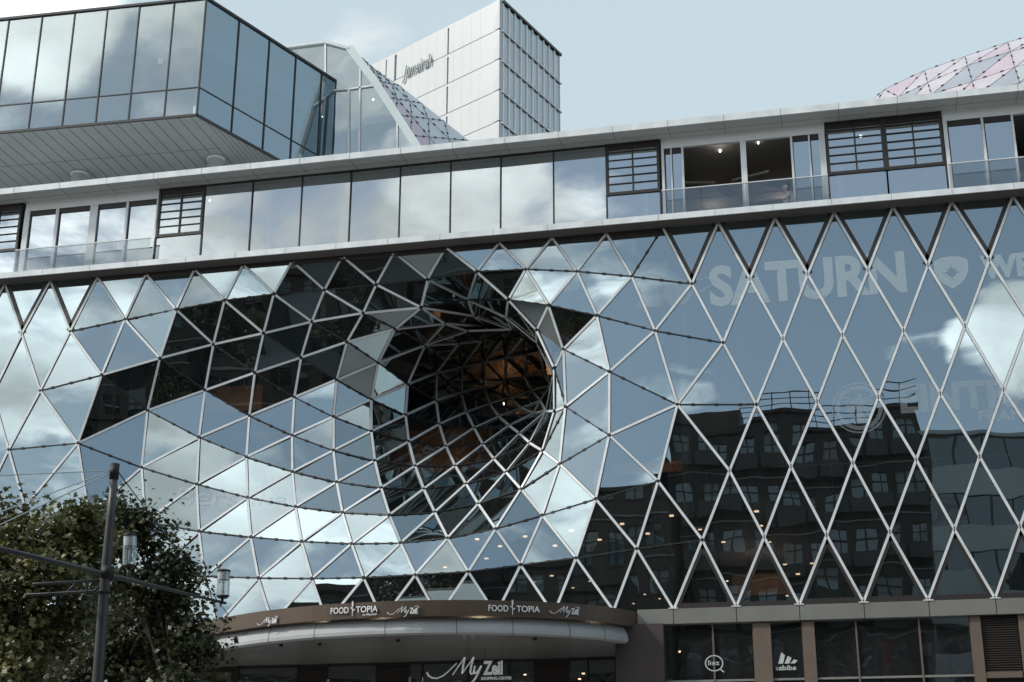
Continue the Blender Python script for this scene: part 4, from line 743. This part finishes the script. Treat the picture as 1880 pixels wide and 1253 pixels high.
# ================================================================ lamp mast, arms, cables
mast = thing('lamp_mast', 'dark grey steel street mast with crossing arms standing in front of the tree', 'lamp post')
YM = -25.0
b0 = P(180,1253,YM); t0 = P(211,855,YM); ax = (t0-b0)/(t0.z-b0.z); base = b0-ax*b0.z
mp = MB(); mp.tube([base, base+ax*3, P(193,1058,YM), P(203,950,YM), t0], [.115,.105,.095,.080,.072], 20); mp.build('pole', mat('dark grey paint', (.075,.075,.078), .45, .3, .1, 4), mast, True)
m_mast = bpy.data.materials['dark grey paint']
for (pa, pb, r_) in ((P(209,880,YM), t0+Vector((0,0,.03)), .09), (P(196,1062,YM), P(198,1040,YM), .125), (P(190,1090,YM), P(191,1084,YM), .125)):
    cp = MB(); cp.tube([pa, pb], r_, 20); cp.build('collar', m_black, mast, True)
am = MB(); p1 = P(-40,998,-27.5); p2 = P(196,1055,YM); p3 = P(415,1108,-22.5); am.tube([p1, p2, p3], [.045,.045,.026], 10); am.build('long_arm', m_mast, mast, True)
tm = MB(); c_ = P(188,1062,YM); 
tm.tube([P(60,1073,-26.0), P(185,1066,YM)], .026, 8); tm.tube([P(46,1093,-26.0), P(172,1086,YM+.0), P(186,1073,YM)], .026, 8); tm.tube([P(153,1069,-25.2), P(161,1086,-25.2)], .016, 6); tm.tube([P(140,1070,-25.3), P(122,1088,-25.3)], .016, 6)
tm.tube([P(200,1066,YM), P(232,1064,-24.4)], .022, 8); tm.build('truss_bracket', m_mast, mast, True)
m_lg = glass('lantern glass', .16, ttint=(.86,.90,.90), wav=.1, dirt=.16, dcol=(.8,.85,.85))
def lantern(xc, ytop, ybot, ystem, Y, label):
    L = thing('street_lantern', label, 'lantern', 'glass cylinder lanterns on the mast arms')
    top, bot, stem = P(xc+2, ytop, Y), P(xc, ybot, Y), P(xc-2, ystem, Y); r = .078*(50+Y)/25*1.0; r = .128
    def ring(a, b, ra, rb, nm, m, k=24, cap=True): q = MB(); q.tube([a, b], [ra, rb], k, cap); return q.build(nm, m, L, True)
    ring(bot, top, r, r, 'glass_cylinder', m_lg, cap=False); ring(top, top+Vector((0,0,.035)), r*1.1, r*1.02, 'lid', m_dark)
    ring(top.lerp(bot,.02), top.lerp(bot,.34), r*.93, r*.93, 'frosted_sleeve', mat('frosted glass', (.80,.84,.84), .6), cap=False)
    ring(bot-Vector((0,0,.05)), bot, r*.75, r*1.08, 'base', m_dark); ring(stem, bot, .028, .035, 'stem', m_mast)
    for k in range(4):
        a = k*math.pi/2+.4; o = Vector((math.cos(a), math.sin(a), 0))*r*.78; q = MB(); q.tube([bot+o, top+o], .006, 5); q.build('rod', m_alu, L)
    ring(bot.lerp(top,.1), bot.lerp(top,.6), .02, .02, 'bulb', m_white, 10)
lantern(237,985,1038,1070,-24.3,'glass cylinder lantern right beside the dark mast in front of the tree')
lantern(409,1050,1094,1110,-22.6,'glass cylinder lantern at the tip of the long arm near the canopy')
def cable(pts, r, label):
    q = MB(); q.tube(pts, r, 5); tag(q.build('span_wire', m_steel if 'dark' in label else mat('bright wire', (.5,.52,.5), .4, .5), None), label, 'wire', 'span wires tied to the mast')
cable([P(206,864,YM), P(100,869,-26), P(-60,876,-28)], .010, 'thin span wire running nearly level to the left from the mast top')
cable([P(206,864,YM), P(-60,963,-30)], .012, 'pale span wire sloping down to the left, upper of the two')
cable([P(206,868,YM), P(-60,992,-27)], .012, 'pale span wire sloping down to the left, lower of the two')
cable([P(218,868,YM), P(275,945,-20), P(368,1062,-12), P(420,1130,-6)], .012, 'dark span wire falling to the right from the mast top toward the canopy')
# ================================================================ trees
def leaf_mat(name, c1, c2, c3):
    m = bpy.data.materials.new(name); m.use_nodes = True; t = m.node_tree; b = t.nodes['Principled BSDF']; b.inputs['Roughness'].default_value = .45
    at = t.nodes.new('ShaderNodeAttribute'); at.attribute_name = 'tone'; rp = t.nodes.new('ShaderNodeValToRGB')
    e = rp.color_ramp.elements; e[0].color = (*c1,1); e[1].color = (*c3,1); k = e.new(.55); k.color = (*c2,1)
    t.links.new(at.outputs['Fac'], rp.inputs[0]); t.links.new(rp.outputs[0], b.inputs['Base Color'])
    tr = t.nodes.new('ShaderNodeBsdfTranslucent'); t.links.new(rp.outputs[0], tr.inputs[0]); mxx = t.nodes.new('ShaderNodeMixShader'); mxx.inputs[0].default_value = .18
    t.links.new(b.outputs[0], mxx.inputs[1]); t.links.new(tr.outputs[0], mxx.inputs[2]); t.links.new(mxx.outputs[0], t.nodes['Material Output'].inputs[0]); return m
LEAF = [(0,-.5),(.12,-.28),(.46,-.34),(.30,-.06),(.50,.16),(.22,.16),(.0,.56),(-.22,.16),(-.50,.16),(-.30,-.06),(-.46,-.34),(-.12,-.28)]
m_bark = mat('plane tree bark', (.07,.058,.042), .85, 0, .35, 6, bump=.5, bscale=15)
def tree(label, base, blobs, nleaf, seed, cols, size):
    rv = random.Random(seed); T = thing('plane_tree', label, 'tree')
    base = Vector(base); vs = []; fs = []; tone = []
    trunk = MB(); fork = base+Vector((.1,.1,2.7)); trunk.tube([base, base+Vector((.05,0,1.8)), fork], [.24,.20,.17], 12)
    tips = []
    for (c, r) in blobs:
        c = Vector(c); mid = fork.lerp(c, .5)+Vector((rv.uniform(-.3,.3), rv.uniform(-.3,.3), .3)); trunk.tube([fork, mid, c], [.075,.045,.025], 7)
        for k in range(int(9*r*r)+5):
            d = Vector((rv.gauss(0,1), rv.gauss(0,1), rv.gauss(0,1))).normalized(); e = c+d*r*(rv.uniform(.5,1.08) if rv.random() < .8 else rv.uniform(1.1,1.5)); 
            trunk.tube([c, c.lerp(e,.5)+Vector((0,0,.08)), e], [.034,.022,.009], 4, False); tips.append((e, d))
    tot = len(tips); per = max(1, nleaf//tot)
    for (e, d) in tips:
        sp = rv.uniform(.14,.42); bt = rv.gauss(.42,.13)
        for j in range(int(per*rv.uniform(.55,1.5))):
            p = e+Vector((rv.gauss(0,sp), rv.gauss(0,sp), rv.gauss(0,sp*.7)))-d*abs(rv.gauss(0,.35))
            s = size*rv.uniform(.5,1.4); n = (d*.5+Vector((rv.gauss(0,.6), rv.gauss(0,.6), .75+rv.gauss(0,.5)))).normalized()
            u = n.orthogonal().normalized(); a = rv.uniform(0,6.28); u = Matrix.Rotation(a,3,n)@u; w = n.cross(u); i = len(vs); dr_ = rv.uniform(.05,.35)
            for (x, y) in LEAF: vs.append(p+(u*x+w*y-n*(abs(x)*dr_+y*y*dr_*.6))*s)
            fs.append(tuple(range(i, i+12))); tone.append(min(1, max(0, bt+rv.gauss(0,.16)+(.25 if rv.random() < .05 else 0))))
    me = bpy.data.meshes.new('crown'); me.from_pydata([tuple(v) for v in vs], [], fs); me.materials.append(leaf_mat('leaves', *cols))
    at = me.attributes.new('tone', 'FLOAT', 'FACE'); at.data.foreach_set('value', tone); me.update()
    link(bpy.data.objects.new('crown', me), T); trunk.build('trunk', m_bark, T, True)
def TB(x, y, Y, r): q = P(x, y, Y); return (tuple(q), r)
tree('plane tree with yellowing olive leaves left of the mast', (-17.5,-21.5,0),
     [TB(-40,1010,-21,1.1),TB(40,1000,-21.5,.9),TB(105,990,-21,.85),TB(60,1080,-22,1.2),TB(150,1010,-20.5,.9),TB(-20,1130,-22,1.2),TB(110,1140,-21,1.0),TB(40,1220,-22,1.2),TB(-60,1230,-21,1.2),TB(140,955,-21,.5),TB(30,958,-21,.4)], 16000, 3, ((.045,.055,.024),(.145,.15,.052),(.29,.26,.10)), .135)
tree('dark green plane tree right of the mast reaching over the canopy end', (-15.6,-16.0,0),
     [TB(203,975,-16,1.0),TB(263,1000,-16,.85),TB(228,1075,-15.5,1.3),TB(298,1075,-16,.8),TB(338,1110,-16,.45),TB(290,1160,-15,1.2),TB(338,1175,-16,.5),TB(200,1170,-15.5,1.2),TB(250,1240,-15,1.3),TB(330,1250,-16,.9),TB(150,1240,-16,1.2),TB(213,950,-16,.5),TB(243,958,-16,.4),TB(365,1190,-16,.22),TB(313,1035,-16,.45)], 17000, 9, ((.016,.022,.010),(.055,.068,.027),(.14,.15,.06)), .135)

# plane trees of the street behind the viewer's side, seen only in the glass
proto = [o for o in bpy.data.objects if o.name.startswith('plane_tree')][-1]
def copy_tree(dx, dy, rz, label, s=1.0):
    r = proto.copy(); COL.objects.link(r); r['label'] = label; r['group'] = 'street trees mirrored in the glass'
    r.matrix_world = Matrix.Translation((dx, dy, 0)) @ Matrix.Rotation(rz, 4, 'Z') @ Matrix.Scale(s, 4) @ Matrix.Translation((15.6, 16.0, 0))
    for ch in list(proto.children): k = ch.copy(); COL.objects.link(k); k.parent = r
for i, (x, y) in enumerate([(-24,-33),(-33,-32.5),(-42,-33.5),(-51,-32),(-61,-33),(-29,-41),(-39,-40),(13,-36),(21,-35),(30,-36),(40,-35)]):
    copy_tree(x, y, i*1.3, 'street tree behind the viewer, known only from its dark mirror image in the glass', 1.05+.05*(i%3))
# ================================================================ signs
EXV = Vector((1,0,0)); EZV = Vector((0,0,1))
def frame_at(s):     # along the canopy fascia: nearest arc point for pixel x
    pts = arc(8.94, inset=.0); best = None
    for a, b in zip(pts, pts[1:]):
        xa = 940+FPX*((a-CAMP).dot(RT)/(a-CAMP).dot(FWD)); xb = 940+FPX*((b-CAMP).dot(RT)/(b-CAMP).dot(FWD))
        if xa <= s <= xb: best = (a.lerp(b, (s-xa)/(xb-xa)), (b-a).normalized())
    return best
def my_logo(o, u, h, sub, label, depth=.02, name='shop_sign', group=None):
    """slanted My, upright Zeil, swoosh over the l and an underline with small words; h = height of the Z"""
    m_sign = m_lit if sub else globals()['m_sign']
    T = thing(name, label, 'sign', group); n = u.cross(EZV)*1.0; n = n if n.y < 0 else -n
    o = Vector(o)+n*.03
    sw = MB()
    def curve(pts):
        for a, b in zip(pts, pts[1:]):
            A_, B_ = o+u*a[0]*h+EZV*a[1]*h, o+u*b[0]*h+EZV*b[1]*h; e_ = (B_-A_).normalized()*h*.02; sw.bar(A_-e_, B_+e_, n, h*a[2], -.005, depth)
    curve([(-4.45,.25,.13),(-4.3,.0,.12),(-4.0,-.18,.10),(-3.6,-.22,.08),(-3.15,-.05,.07),(-2.75,.25,.06),(-2.35,.62,.06),(-2.05,.9,.06)])
    curve([(-2.35,.02,.07),(-1.9,.65,.07),(-1.38,1.33,.07)]); curve([(-1.38,1.33,.13),(-1.5,.7,.14),(-1.58,.12,.12)]); curve([(-1.58,.12,.07),(-1.1,.75,.07),(-.66,1.33,.07)])
    curve([(-.66,1.33,.13),(-.85,.7,.14),(-.93,.2,.12),(-.85,.05,.09),(-.7,.1,.07),(-.58,.33,.05)])
    curve([(-.55,.66,.12),(-.64,.25,.12),(-.55,.08,.09),(-.38,.2,.07),(-.06,.64,.07)]); curve([(-.04,.66,.12),(-.28,.12,.13),(-.55,-.35,.12),(-.85,-.66,.11),(-1.05,-.78,.08)])
    if not sub:
        curve([(1.05,1.18,.06),(1.35,1.36,.08),(1.65,1.36,.10),(1.88,1.2,.10),(1.95,.98,.08)])                                   # arc over the l
        sw.bar(o+u*h*.15-EZV*h*.18, o+u*h*1.9-EZV*h*.18, n, h*.08, -.005, depth)
    sw.build('swash', m_sign, T)
    text('block_letters', 'Zeil', m_sign, o+u*h*.12, u, EZV, h, h*1.55, T, depth, .035)
    if sub: text('small_letters', 'SHOPPING-CENTER', m_sign, o-u*h*.05-EZV*h*.42, u, EZV, h*.22, h*2.45, T, depth, .01)
    return T
for (x, y, s, g) in ((500,1138,.15,'leftmost of the three small white MyZeil logos on the bronze canopy'),(752,1120,.165,'middle one of the three small white MyZeil logos on the bronze canopy'),(1047,1121,.165,'rightmost of the three small white MyZeil logos on the bronze canopy')):
    p, u = frame_at(x); q = P(x, y, p.y-.05); my_logo((p.x, p.y-.01, q.z-.10), u, s, False, g)
for (x, y, sub, lab) in ((651,1120,True,'white FOODTOPIA at MyZeil sign with a fork emblem, left of the canopy middle'),(944,1118,False,'white FOODTOPIA sign with a fork emblem, right of the canopy middle')):
    p, u = frame_at(x); q = P(x, y, p.y); n = u.cross(EZV); n = n if n.y < 0 else -n; T = thing('food_hall_sign', lab, 'sign'); o = Vector((p.x,p.y,q.z-.10))+n*.03; h = .20
    pl = MB(); a = o-u*.98-EZV*.11; 
    text('left_letters', 'FOOD', m_sign, o-u*.86, u, EZV, h, .66, T, .015, .012); text('right_letters', 'TOPIA', m_sign, o+u*.07, u, EZV, h, .78, T, .015, .012)
    fk = MB(); c = o-u*.06
    fk.bar(c-EZV*.10, c+EZV*.22, n, .018, 0, .015); fk.bar(c+EZV*.22, c+EZV*.34, n, .055, 0, .015)
    for k in (-1,0,1): fk.bar(c+u*.02*k+EZV*.33, c+u*.02*k+EZV*.38, n, .012, 0, .015)
    fk.bar(c+EZV*.06, c+u*.08+EZV*.11, n, .035, 0, .014); fk.bar(c+EZV*.13, c-u*.07+EZV*.18, n, .03, 0, .013); fk.build('fork_emblem', m_sign, T)
    if sub: text('small_letters', 'at MyZeil', m_sign, o+u*.32-EZV*.115, u, EZV, .07, .5, T, .015, .004)
q = P(885,1239,-.6); my_logo((q.x,q.y,q.z), EXV, .44, True, 'large white MyZeil shopping center logo hanging over the entrance doors', .04, 'entrance_sign')
hs = MB()
for x in (855,890,922): a = P(x,1218,-.58); hs.tube([a, Vector((a.x,a.y,8.11))], .008, 5)
tag(hs.build('sign_hanger', m_steel), 'thin steel hanger rods that carry the large entrance logo', 'hanger')
# pale film lettering on the lattice glass (only lettering and panel, on the glass plane)
def film(name, col, a):
    m = bpy.data.materials.new(name); m.use_nodes = True; t = m.node_tree; t.nodes.clear(); o = t.nodes.new('ShaderNodeOutputMaterial'); x = t.nodes.new('ShaderNodeMixShader'); x.inputs[0].default_value = a
    tr = t.nodes.new('ShaderNodeBsdfTransparent'); d = t.nodes.new('ShaderNodeBsdfDiffuse'); d.inputs[0].default_value = (*col, 1)
    t.links.new(tr.outputs[0], x.inputs[1]); t.links.new(d.outputs[0], x.inputs[2]); t.links.new(x.outputs[0], o.inputs[0]); return m
m_film = film('pale film', (.80,.95,1), .19); m_film2 = film('faint film', (.84,.92,.95), .07); m_film3 = film('white film', (.86,.9,.9), .26); m_film5 = film('shop film', (.86,.9,.9), .5); m_film4 = film('very faint film', (.84,.9,.95), .07)
def glass_text(s, x0, y0, x1, capy, Y, m, label, off=.0, name='glass_lettering', mirror=False, cat='lettering', w=None):
    a, b, c = P(x0,y0,Y), P(x1,y0,Y), P(x0,capy,Y)
    o = text(name, s, m, (a.x,Y,a.z), EXV, EZV, c.z-a.z, b.x-a.x, None, .003, off, mirror=mirror); tag(o, label, cat); return o
YF = -.022
a = P(1304,561,YF); b = P(1668,562,YF); c = P(1304,492,YF)
glass_text('SATURN', 1304, 560, 1668, 492, YF, m_film, 'huge pale SATURN lettering on the upper right lattice glass', .038)
# ring planet beside it
rp = MB(); c0 = P(1244,538,YF); 
for k in range(40):
    t0_, t1_ = k/40*2*math.pi, (k+1)/40*2*math.pi
    if 1.2 < t0_ < 2.6: continue
    def el(t, s): return c0+Vector((math.cos(t)*1.55*s, 0, math.sin(t)*.30*s+math.cos(t)*.42*s))
    rp.hexa([el(t0_,1),el(t1_,1),el(t1_,.88),el(t0_,.88),el(t0_,1)+Vector((0,.003,0)),el(t1_,1)+Vector((0,.003,0)),el(t1_,.88)+Vector((0,.003,0)),el(t0_,.88)+Vector((0,.003,0))])
for k in range(24):
    t0_, t1_ = k/24*2*math.pi, (k+1)/24*2*math.pi; R_ = .52
    rp.hexa([c0, c0+Vector((math.cos(t0_)*R_,0,math.sin(t0_)*R_)), c0+Vector((math.cos(t1_)*R_,0,math.sin(t1_)*R_)), c0]+[v+Vector((0,.002,0)) for v in (c0, c0+Vector((math.cos(t0_)*R_,0,math.sin(t0_)*R_)), c0+Vector((math.cos(t1_)*R_,0,math.sin(t1_)*R_)), c0)])
tag(rp.build('planet_emblem', m_film2), 'faint ringed planet emblem on the glass left of the huge lettering', 'emblem')
# shield with a cross
sc = P(1747,501,YF); W_, H_ = .58, .62
outl = [(-1,.75),(-.5,.95),(0,1),(.5,.95),(1,.75),(1,.1),(.75,-.45),(.4,-.75),(0,-1),(-.4,-.75),(-.75,-.45),(-1,.1)]
star = []
for k in range(16):
    r_ = (.52 if k % 4 == 0 else .40) if k % 2 == 0 else .20
    t = math.pi/2+k*math.pi/8; star.append((math.cos(t)*r_, math.sin(t)*r_))
N4 = 48
def at_ang(poly, t):
    d = Vector((math.cos(t), math.sin(t))); best = 0
    for i in range(len(poly)):
        a, b = Vector(poly[i-1]), Vector(poly[i]); e = b-a; det = d.x*(-e.y)+e.x*d.y
        if abs(det) < 1e-9: continue
        r = (a.x*(-e.y)+e.x*a.y)/det; s = (d.x*a.y-d.y*a.x)/det
        if r > 0 and -1e-6 <= s <= 1+1e-6: best = max(best, r)
    return d*best
sm = MB()
for k in range(N4):
    t0_, t1_ = k/N4*2*math.pi, (k+1)/N4*2*math.pi
    v = [at_ang(outl,t0_), at_ang(outl,t1_), at_ang(star,t1_), at_ang(star,t0_)]
    v3 = [Vector((sc.x+q.x*W_, YF, sc.z+q.y*H_)) for q in v]; sm.hexa(v3+[q+Vector((0,.003,0)) for q in v3])
tag(sm.build('shield_emblem', m_film), 'pale shield emblem with a dark star cross right of the huge lettering', 'emblem')
glass_text('WE', 1802, 511, 1898, 472, YF, m_film, 'pale lettering starting with WE cut by the right edge of the photo', .05)
glass_text('EINTRACHT', 1654, 757, 2075, 709, YF, m_film2, 'faint block lettering above a smaller line on the right lattice glass', .04)
glass_text('FRANKFURT', 1798, 775, 1990, 755, YF, m_film2, 'faint smaller lettering line right of the round eagle crest', .03)
# round eagle crest
ec = P(1577,749,YF); em = MB()
for r1_, r2_ in ((.92,.86),(.80,.66)):
    for k in range(48):
        t0_, t1_ = k/48*2*math.pi, (k+1)/48*2*math.pi
        v3 = [Vector((ec.x+math.cos(t)*r, YF, ec.z+math.sin(t)*r)) for t, r in ((t0_,r1_),(t1_,r1_),(t1_,r2_),(t0_,r2_))]; em.hexa(v3+[q+Vector((0,.003,0)) for q in v3])
def seg(a, b, w): em.bar((ec.x+a[0],YF,ec.z+a[1]), (ec.x+b[0],YF,ec.z+b[1]), (0,-1,0), w, 0, .003)
seg((0,.38),(0,-.3),.20); seg((0,.34),(.08,.5),.12); seg((.04,.48),(.16,.42),.07)
for s in (-1,1):
    for k in range(5): seg((s*.08,.25-.05*k), (s*(.52-.04*k),.42-.17*k), .065)
    seg((s*.05,-.25),(s*.3,-.5),.07)
for k in range(-2,3): seg((0,-.25),(k*.09,-.58),.06)
for k in range(-1,2): seg((k*.07,.56),(k*.1,.64),.04)
tag(em.build('eagle_crest', m_film2), 'faint round crest with a spread eagle on the right lattice glass', 'emblem')
# fashion shop lettering seen on and through the lower left panes
glass_text('Bershka', 326, 930, 520, 895, -.02+.5, m_film4, 'large faint Bershka lettering across the lower left funnel panes', .0, w=None)
glass_text('Bershka', 668, 892, 737, 874, 3.2, m_film2, 'small pale Bershka lettering behind the dark lower funnel panes', -.005)
glass_text('Bershka', 618, 1078, 722, 1062, .55, m_film2, 'pale Bershka lettering just above the canopy between two lattice bars', -.005)
glass_text('Bershka', 330, 1122, 520, 1092, .7, m_film2, 'tall white Bershka lettering behind the lowest panes beside the tree', .0)
glass_text('CENTER', 920, 984, 985, 972, .6, m_film2, 'faint CENTER lettering in a lower pane right of the funnel', .02)
# shop window marks
glass_text('adidas', 1424, 1231, 1462, 1222, .08, m_film5, 'mirrored white sportswear lettering under its three stripes', .02, mirror=True)
tb = MB(); c0 = P(1428,1219,.08)
sc_ = P(1462,1219,.08).x-c0.x
for k, (x0, h) in enumerate(((.0,.62),(.34,.42),(.66,.22))):
    a_ = sc_*(.02+x0); 
    tb.hexa([(c0.x+a_,.08,c0.z),(c0.x+a_+sc_*.26,.08,c0.z),(c0.x+a_+sc_*.26+.0,.083,c0.z),(c0.x+a_,.083,c0.z),
             (c0.x+a_+sc_*.20,.08,c0.z+h*sc_*1.0),(c0.x+a_+sc_*.40,.08,c0.z+h*sc_*.72),(c0.x+a_+sc_*.40,.083,c0.z+h*sc_*.72),(c0.x+a_+sc_*.20,.083,c0.z+h*sc_*1.0)])
tag(tb.build('stripe_emblem', m_film5), 'white emblem of three slanted stripes in the dark shop window', 'emblem')
zr = MB(); zc_ = P(1311,1218,.03)
for k in range(30):
    t0_, t1_ = k/30*2*math.pi, (k+1)/30*2*math.pi
    v3 = [Vector((zc_.x+math.cos(t)*r*1.15, .03, zc_.z+math.sin(t)*r)) for t, r in ((t0_,.27),(t1_,.27),(t1_,.235),(t0_,.235))]; zr.hexa(v3+[q+Vector((0,.003,0)) for q in v3])
zr.bar(zc_+Vector((.2,-.0,-.2)), zc_+Vector((.32,0,-.3)), (0,-1,0), .04, 0, .003)
zo = tag(zr.build('speech_bubble_emblem', m_film5), 'round mirrored zeil emblem like a speech bubble on the shop glass', 'emblem')
text('letters', 'zeil', m_film5, (zc_.x-.2,.03,zc_.z-.06), EXV, EZV, .16, .38, zo, .003, .01, mirror=True)
ps = P(1618,1180,.9); pe = P(1700,1250,.9)
po = box('shop_poster', mat('red poster', (.35,.05,.03), .6, 0, .2, 2), (ps.x,.9,pe.z), (pe.x-.5,.93,ps.z)); tag(po, 'dim red poster with a dark round head shape behind the shop window', 'poster')
hd = MB(); hc = P(1655,1196,.88); pts = []
for k in range(20): t = k/20*2*math.pi; pts.append(Vector((hc.x+math.cos(t)*.32, .885, hc.z-.1+math.sin(t)*.45)))
hd.poly(pts); hd.poly([(hc.x-.7,.884,pe.z),(hc.x+.75,.884,pe.z),(hc.x+.5,.884,hc.z-.5),(hc.x-.4,.884,hc.z-.5)]); hd.build('printed_portrait', mat('printed dark portrait', (.05,.035,.03), .6), po)
# ================================================================ people and table on the terrace
skin = mat('skin', (.42,.27,.20), .55); shirt = mat('white shirt', (.78,.78,.76), .7); hairw = mat('white hair', (.72,.71,.69), .8); trou = mat('dark trousers', (.05,.055,.07), .8)
def body(name, pts, edges, rad, m, parent):
    me = bpy.data.meshes.new(name); me.from_pydata(pts, edges, []); me.materials.append(m); o = link(bpy.data.objects.new(name, me), parent)
    s = o.modifiers.new('skin', 'SKIN'); b = o.modifiers.new('sub', 'SUBSURF'); b.levels = 2; b.render_levels = 2
    sv = me.skin_vertices[0].data
    for i, r in enumerate(rad): sv[i].radius = (r, r)
    sv[0].use_root = True; s.use_smooth_shade = True
    return o
def ball(name, c, r, m, parent, sx=1, sy=1, sz=1):
    me = bpy.data.meshes.new(name); bm = bmesh.new(); bmesh.ops.create_uvsphere(bm, u_segments=20, v_segments=14, radius=r)
    for v in bm.verts: v.co = Vector((v.co.x*sx, v.co.y*sy, v.co.z*sz))+Vector(c)
    for f in bm.faces: f.smooth = True
    bm.to_mesh(me); bm.free(); me.materials.append(m); return link(bpy.data.objects.new(name, me), parent)
def sitter(name, pos, face, label, top_m, hair_m, lean=.28):
    """seated person facing -x (face=-1) or +x; pos = seat point"""
    T = thing(name, label, 'person'); f = face; X, Y_, Z = pos
    def p(dx, dy, dz): return (X+dx*f, Y_+dy, Z+dz)
    J = [p(0,0,0), p(lean*.35,0,.22), p(lean*.9,0,.44), p(lean*1.15,0,.56), p(lean*1.3,0,.68), p(lean*1.35,0,.80), p(lean*1.3,0,.88),
         p(.12,.10,-.02), p(.46,.12,.0), p(.46,.12,-.26), p(.46,.12,-.45), p(.58,.12,-.47), p(.12,-.10,-.02), p(.46,-.12,.0), p(.46,-.12,-.26), p(.46,-.12,-.45), p(.58,-.12,-.47),
         p(lean*1.0,.19,.47), p(lean*1.0+.10,.24,.24), p(lean+.34,.16,.26), p(lean+.42,.14,.28), p(lean*1.0,-.19,.47), p(lean*1.0+.10,-.25,.24), p(lean+.34,-.16,.26), p(lean+.42,-.14,.28)]
    E = [(0,1),(1,2),(2,3),(3,4),(4,5),(5,6),(0,7),(7,8),(8,9),(9,10),(10,11),(0,12),(12,13),(13,14),(14,15),(15,16),(2,17),(17,18),(18,19),(19,20),(2,21),(21,22),(22,23),(23,24)]
    R = [.15,.15,.15,.06,.085,.10,.06,.10,.075,.06,.045,.04,.10,.075,.06,.045,.04,.06,.045,.035,.03,.06,.045,.035,.03]
    for hb in (20, 24):
        for k in range(5):
            b = J[hb]; q = (b[0]+f*(.055+.008*(2-abs(k-2))), b[1]+(k-2)*.018, b[2]-.02); J.append(q); E.append((hb, len(J)-1)); R.append(.009)
    bo = body('body', J, E, R, skin, T)
    sh = body('shirt', [J[0],J[1],J[2],p(lean*1.05,0,.50),J[17],J[18],J[21],J[22]], [(0,1),(1,2),(2,3),(2,4),(4,5),(2,6),(6,7)], [.165,.17,.175,.085,.085,.06,.085,.06], top_m, T)
    tr_ = body('trousers', [J[0],J[7],J[8],J[9],J[10],J[12],J[13],J[14],J[15]], [(0,1),(1,2),(2,3),(3,4),(0,5),(5,6),(6,7),(7,8)], [.155,.115,.09,.075,.06,.115,.09,.075,.06], trou, T)
    h = J[5]; ball('hair', (h[0]-f*.03, h[1], h[2]+.045), .115, hair_m, T, 1.05, .92, .85); ball('nose', (h[0]+f*.105, h[1], h[2]-.02), .018, skin, T)
    for s in (-1, 1): ball('eye', (h[0]+f*.095, h[1]+s*.033, h[2]+.0), .010, m_white, T); ball('ear', (h[0], h[1]+s*.10, h[2]-.01), .022, skin, T, .6, .4, 1)
    box('mouth', mat('lips', (.30,.12,.10), .6), (h[0]+f*.086,h[1]-.02,h[2]-.062), (h[0]+f*.096,h[1]+.02,h[2]-.052), T)
    return T
def chair(pos, f, label):
    T = thing('terrace_chair', label, 'chair'); X, Y_, Z = pos
    box('seat', m_dark, (X-.22,Y_-.22,Z-.17), (X+.22,Y_+.22,Z-.13), T); box('backrest', m_dark, (X-f*.24,Y_-.22,Z-.1), (X-f*.20,Y_+.22,Z+.32), T)
    for a in (-.2,.2):
        for b in (-.2,.2): q = MB(); q.tube([(X+a,Y_+b,zs-.02),(X+a,Y_+b,Z-.15)], .015, 6); q.build('leg', m_steel, T)
FZ = zs-.03
hp = P(1446,346,.9); pos1 = (hp.x+.28, .9, hp.z-.80)
sitter('person', pos1, -1, 'white haired person in a white shirt leaning over the terrace table', shirt, hairw); chair(pos1, -1, 'dark chair under the white haired person on the terrace')
tz = pos1[2]+.20; t0x = P(1378,372,.9).x; t1x = P(1438,366,.9).x
TT = thing('terrace_table', 'dark topped table at the balustrade of the open terrace', 'table')
box('tabletop', mat('table top', (.20,.13,.11), .5), (t0x,.55,tz), (t1x,1.35,tz+.05), TT)
for a in (t0x+.08, t1x-.08):
    for b in (.62, 1.28): q = MB(); q.tube([(a,b,FZ),(a,b,tz)], .02, 6); q.build('leg', m_steel, TT)
bt = MB(); q = P(1404,370,.8); bt.tube([(q.x,.8,tz+.05),(q.x,.8,tz+.22),(q.x,.8,tz+.27),(q.x,.8,tz+.33)], [.04,.04,.016,.016], 12); tag(bt.build('bottle', m_clear), 'small clear bottle on the terrace table beside the flowers', 'bottle')
fl = thing('flower_pot', 'little pot of pink flowers on the terrace table', 'flowers'); q = P(1412,369,.85)
pt = MB(); pt.tube([(q.x,.85,tz+.05),(q.x,.85,tz+.14)], [.045,.06], 12); pt.build('pot', m_white, fl)
for k in range(7): ball('flower', (q.x+random.uniform(-.06,.06), .85+random.uniform(-.05,.05), tz+.19+random.uniform(0,.06)), .03, pm[2], fl)
nk = MB(); q = P(1401,371,.7); nk.tube([(q.x-.12,.7,tz+.05),(q.x-.12,.7,tz+.15)], .035, 10); tag(nk.build('cup', m_white), 'white cup on the left end of the terrace table', 'cup')
hp = P(1866,318,.7); dkt = mat('dark jacket', (.06,.07,.08), .8)
sitter('person', (hp.x-.2, .7, hp.z-.80), 1, 'person in dark clothes at the terrace edge by the right border of the photo', dkt, mat('dark hair', (.05,.04,.035), .8)); chair((hp.x-.2,.7,hp.z-.80), 1, 'dark chair under the person in dark clothes at the right border')
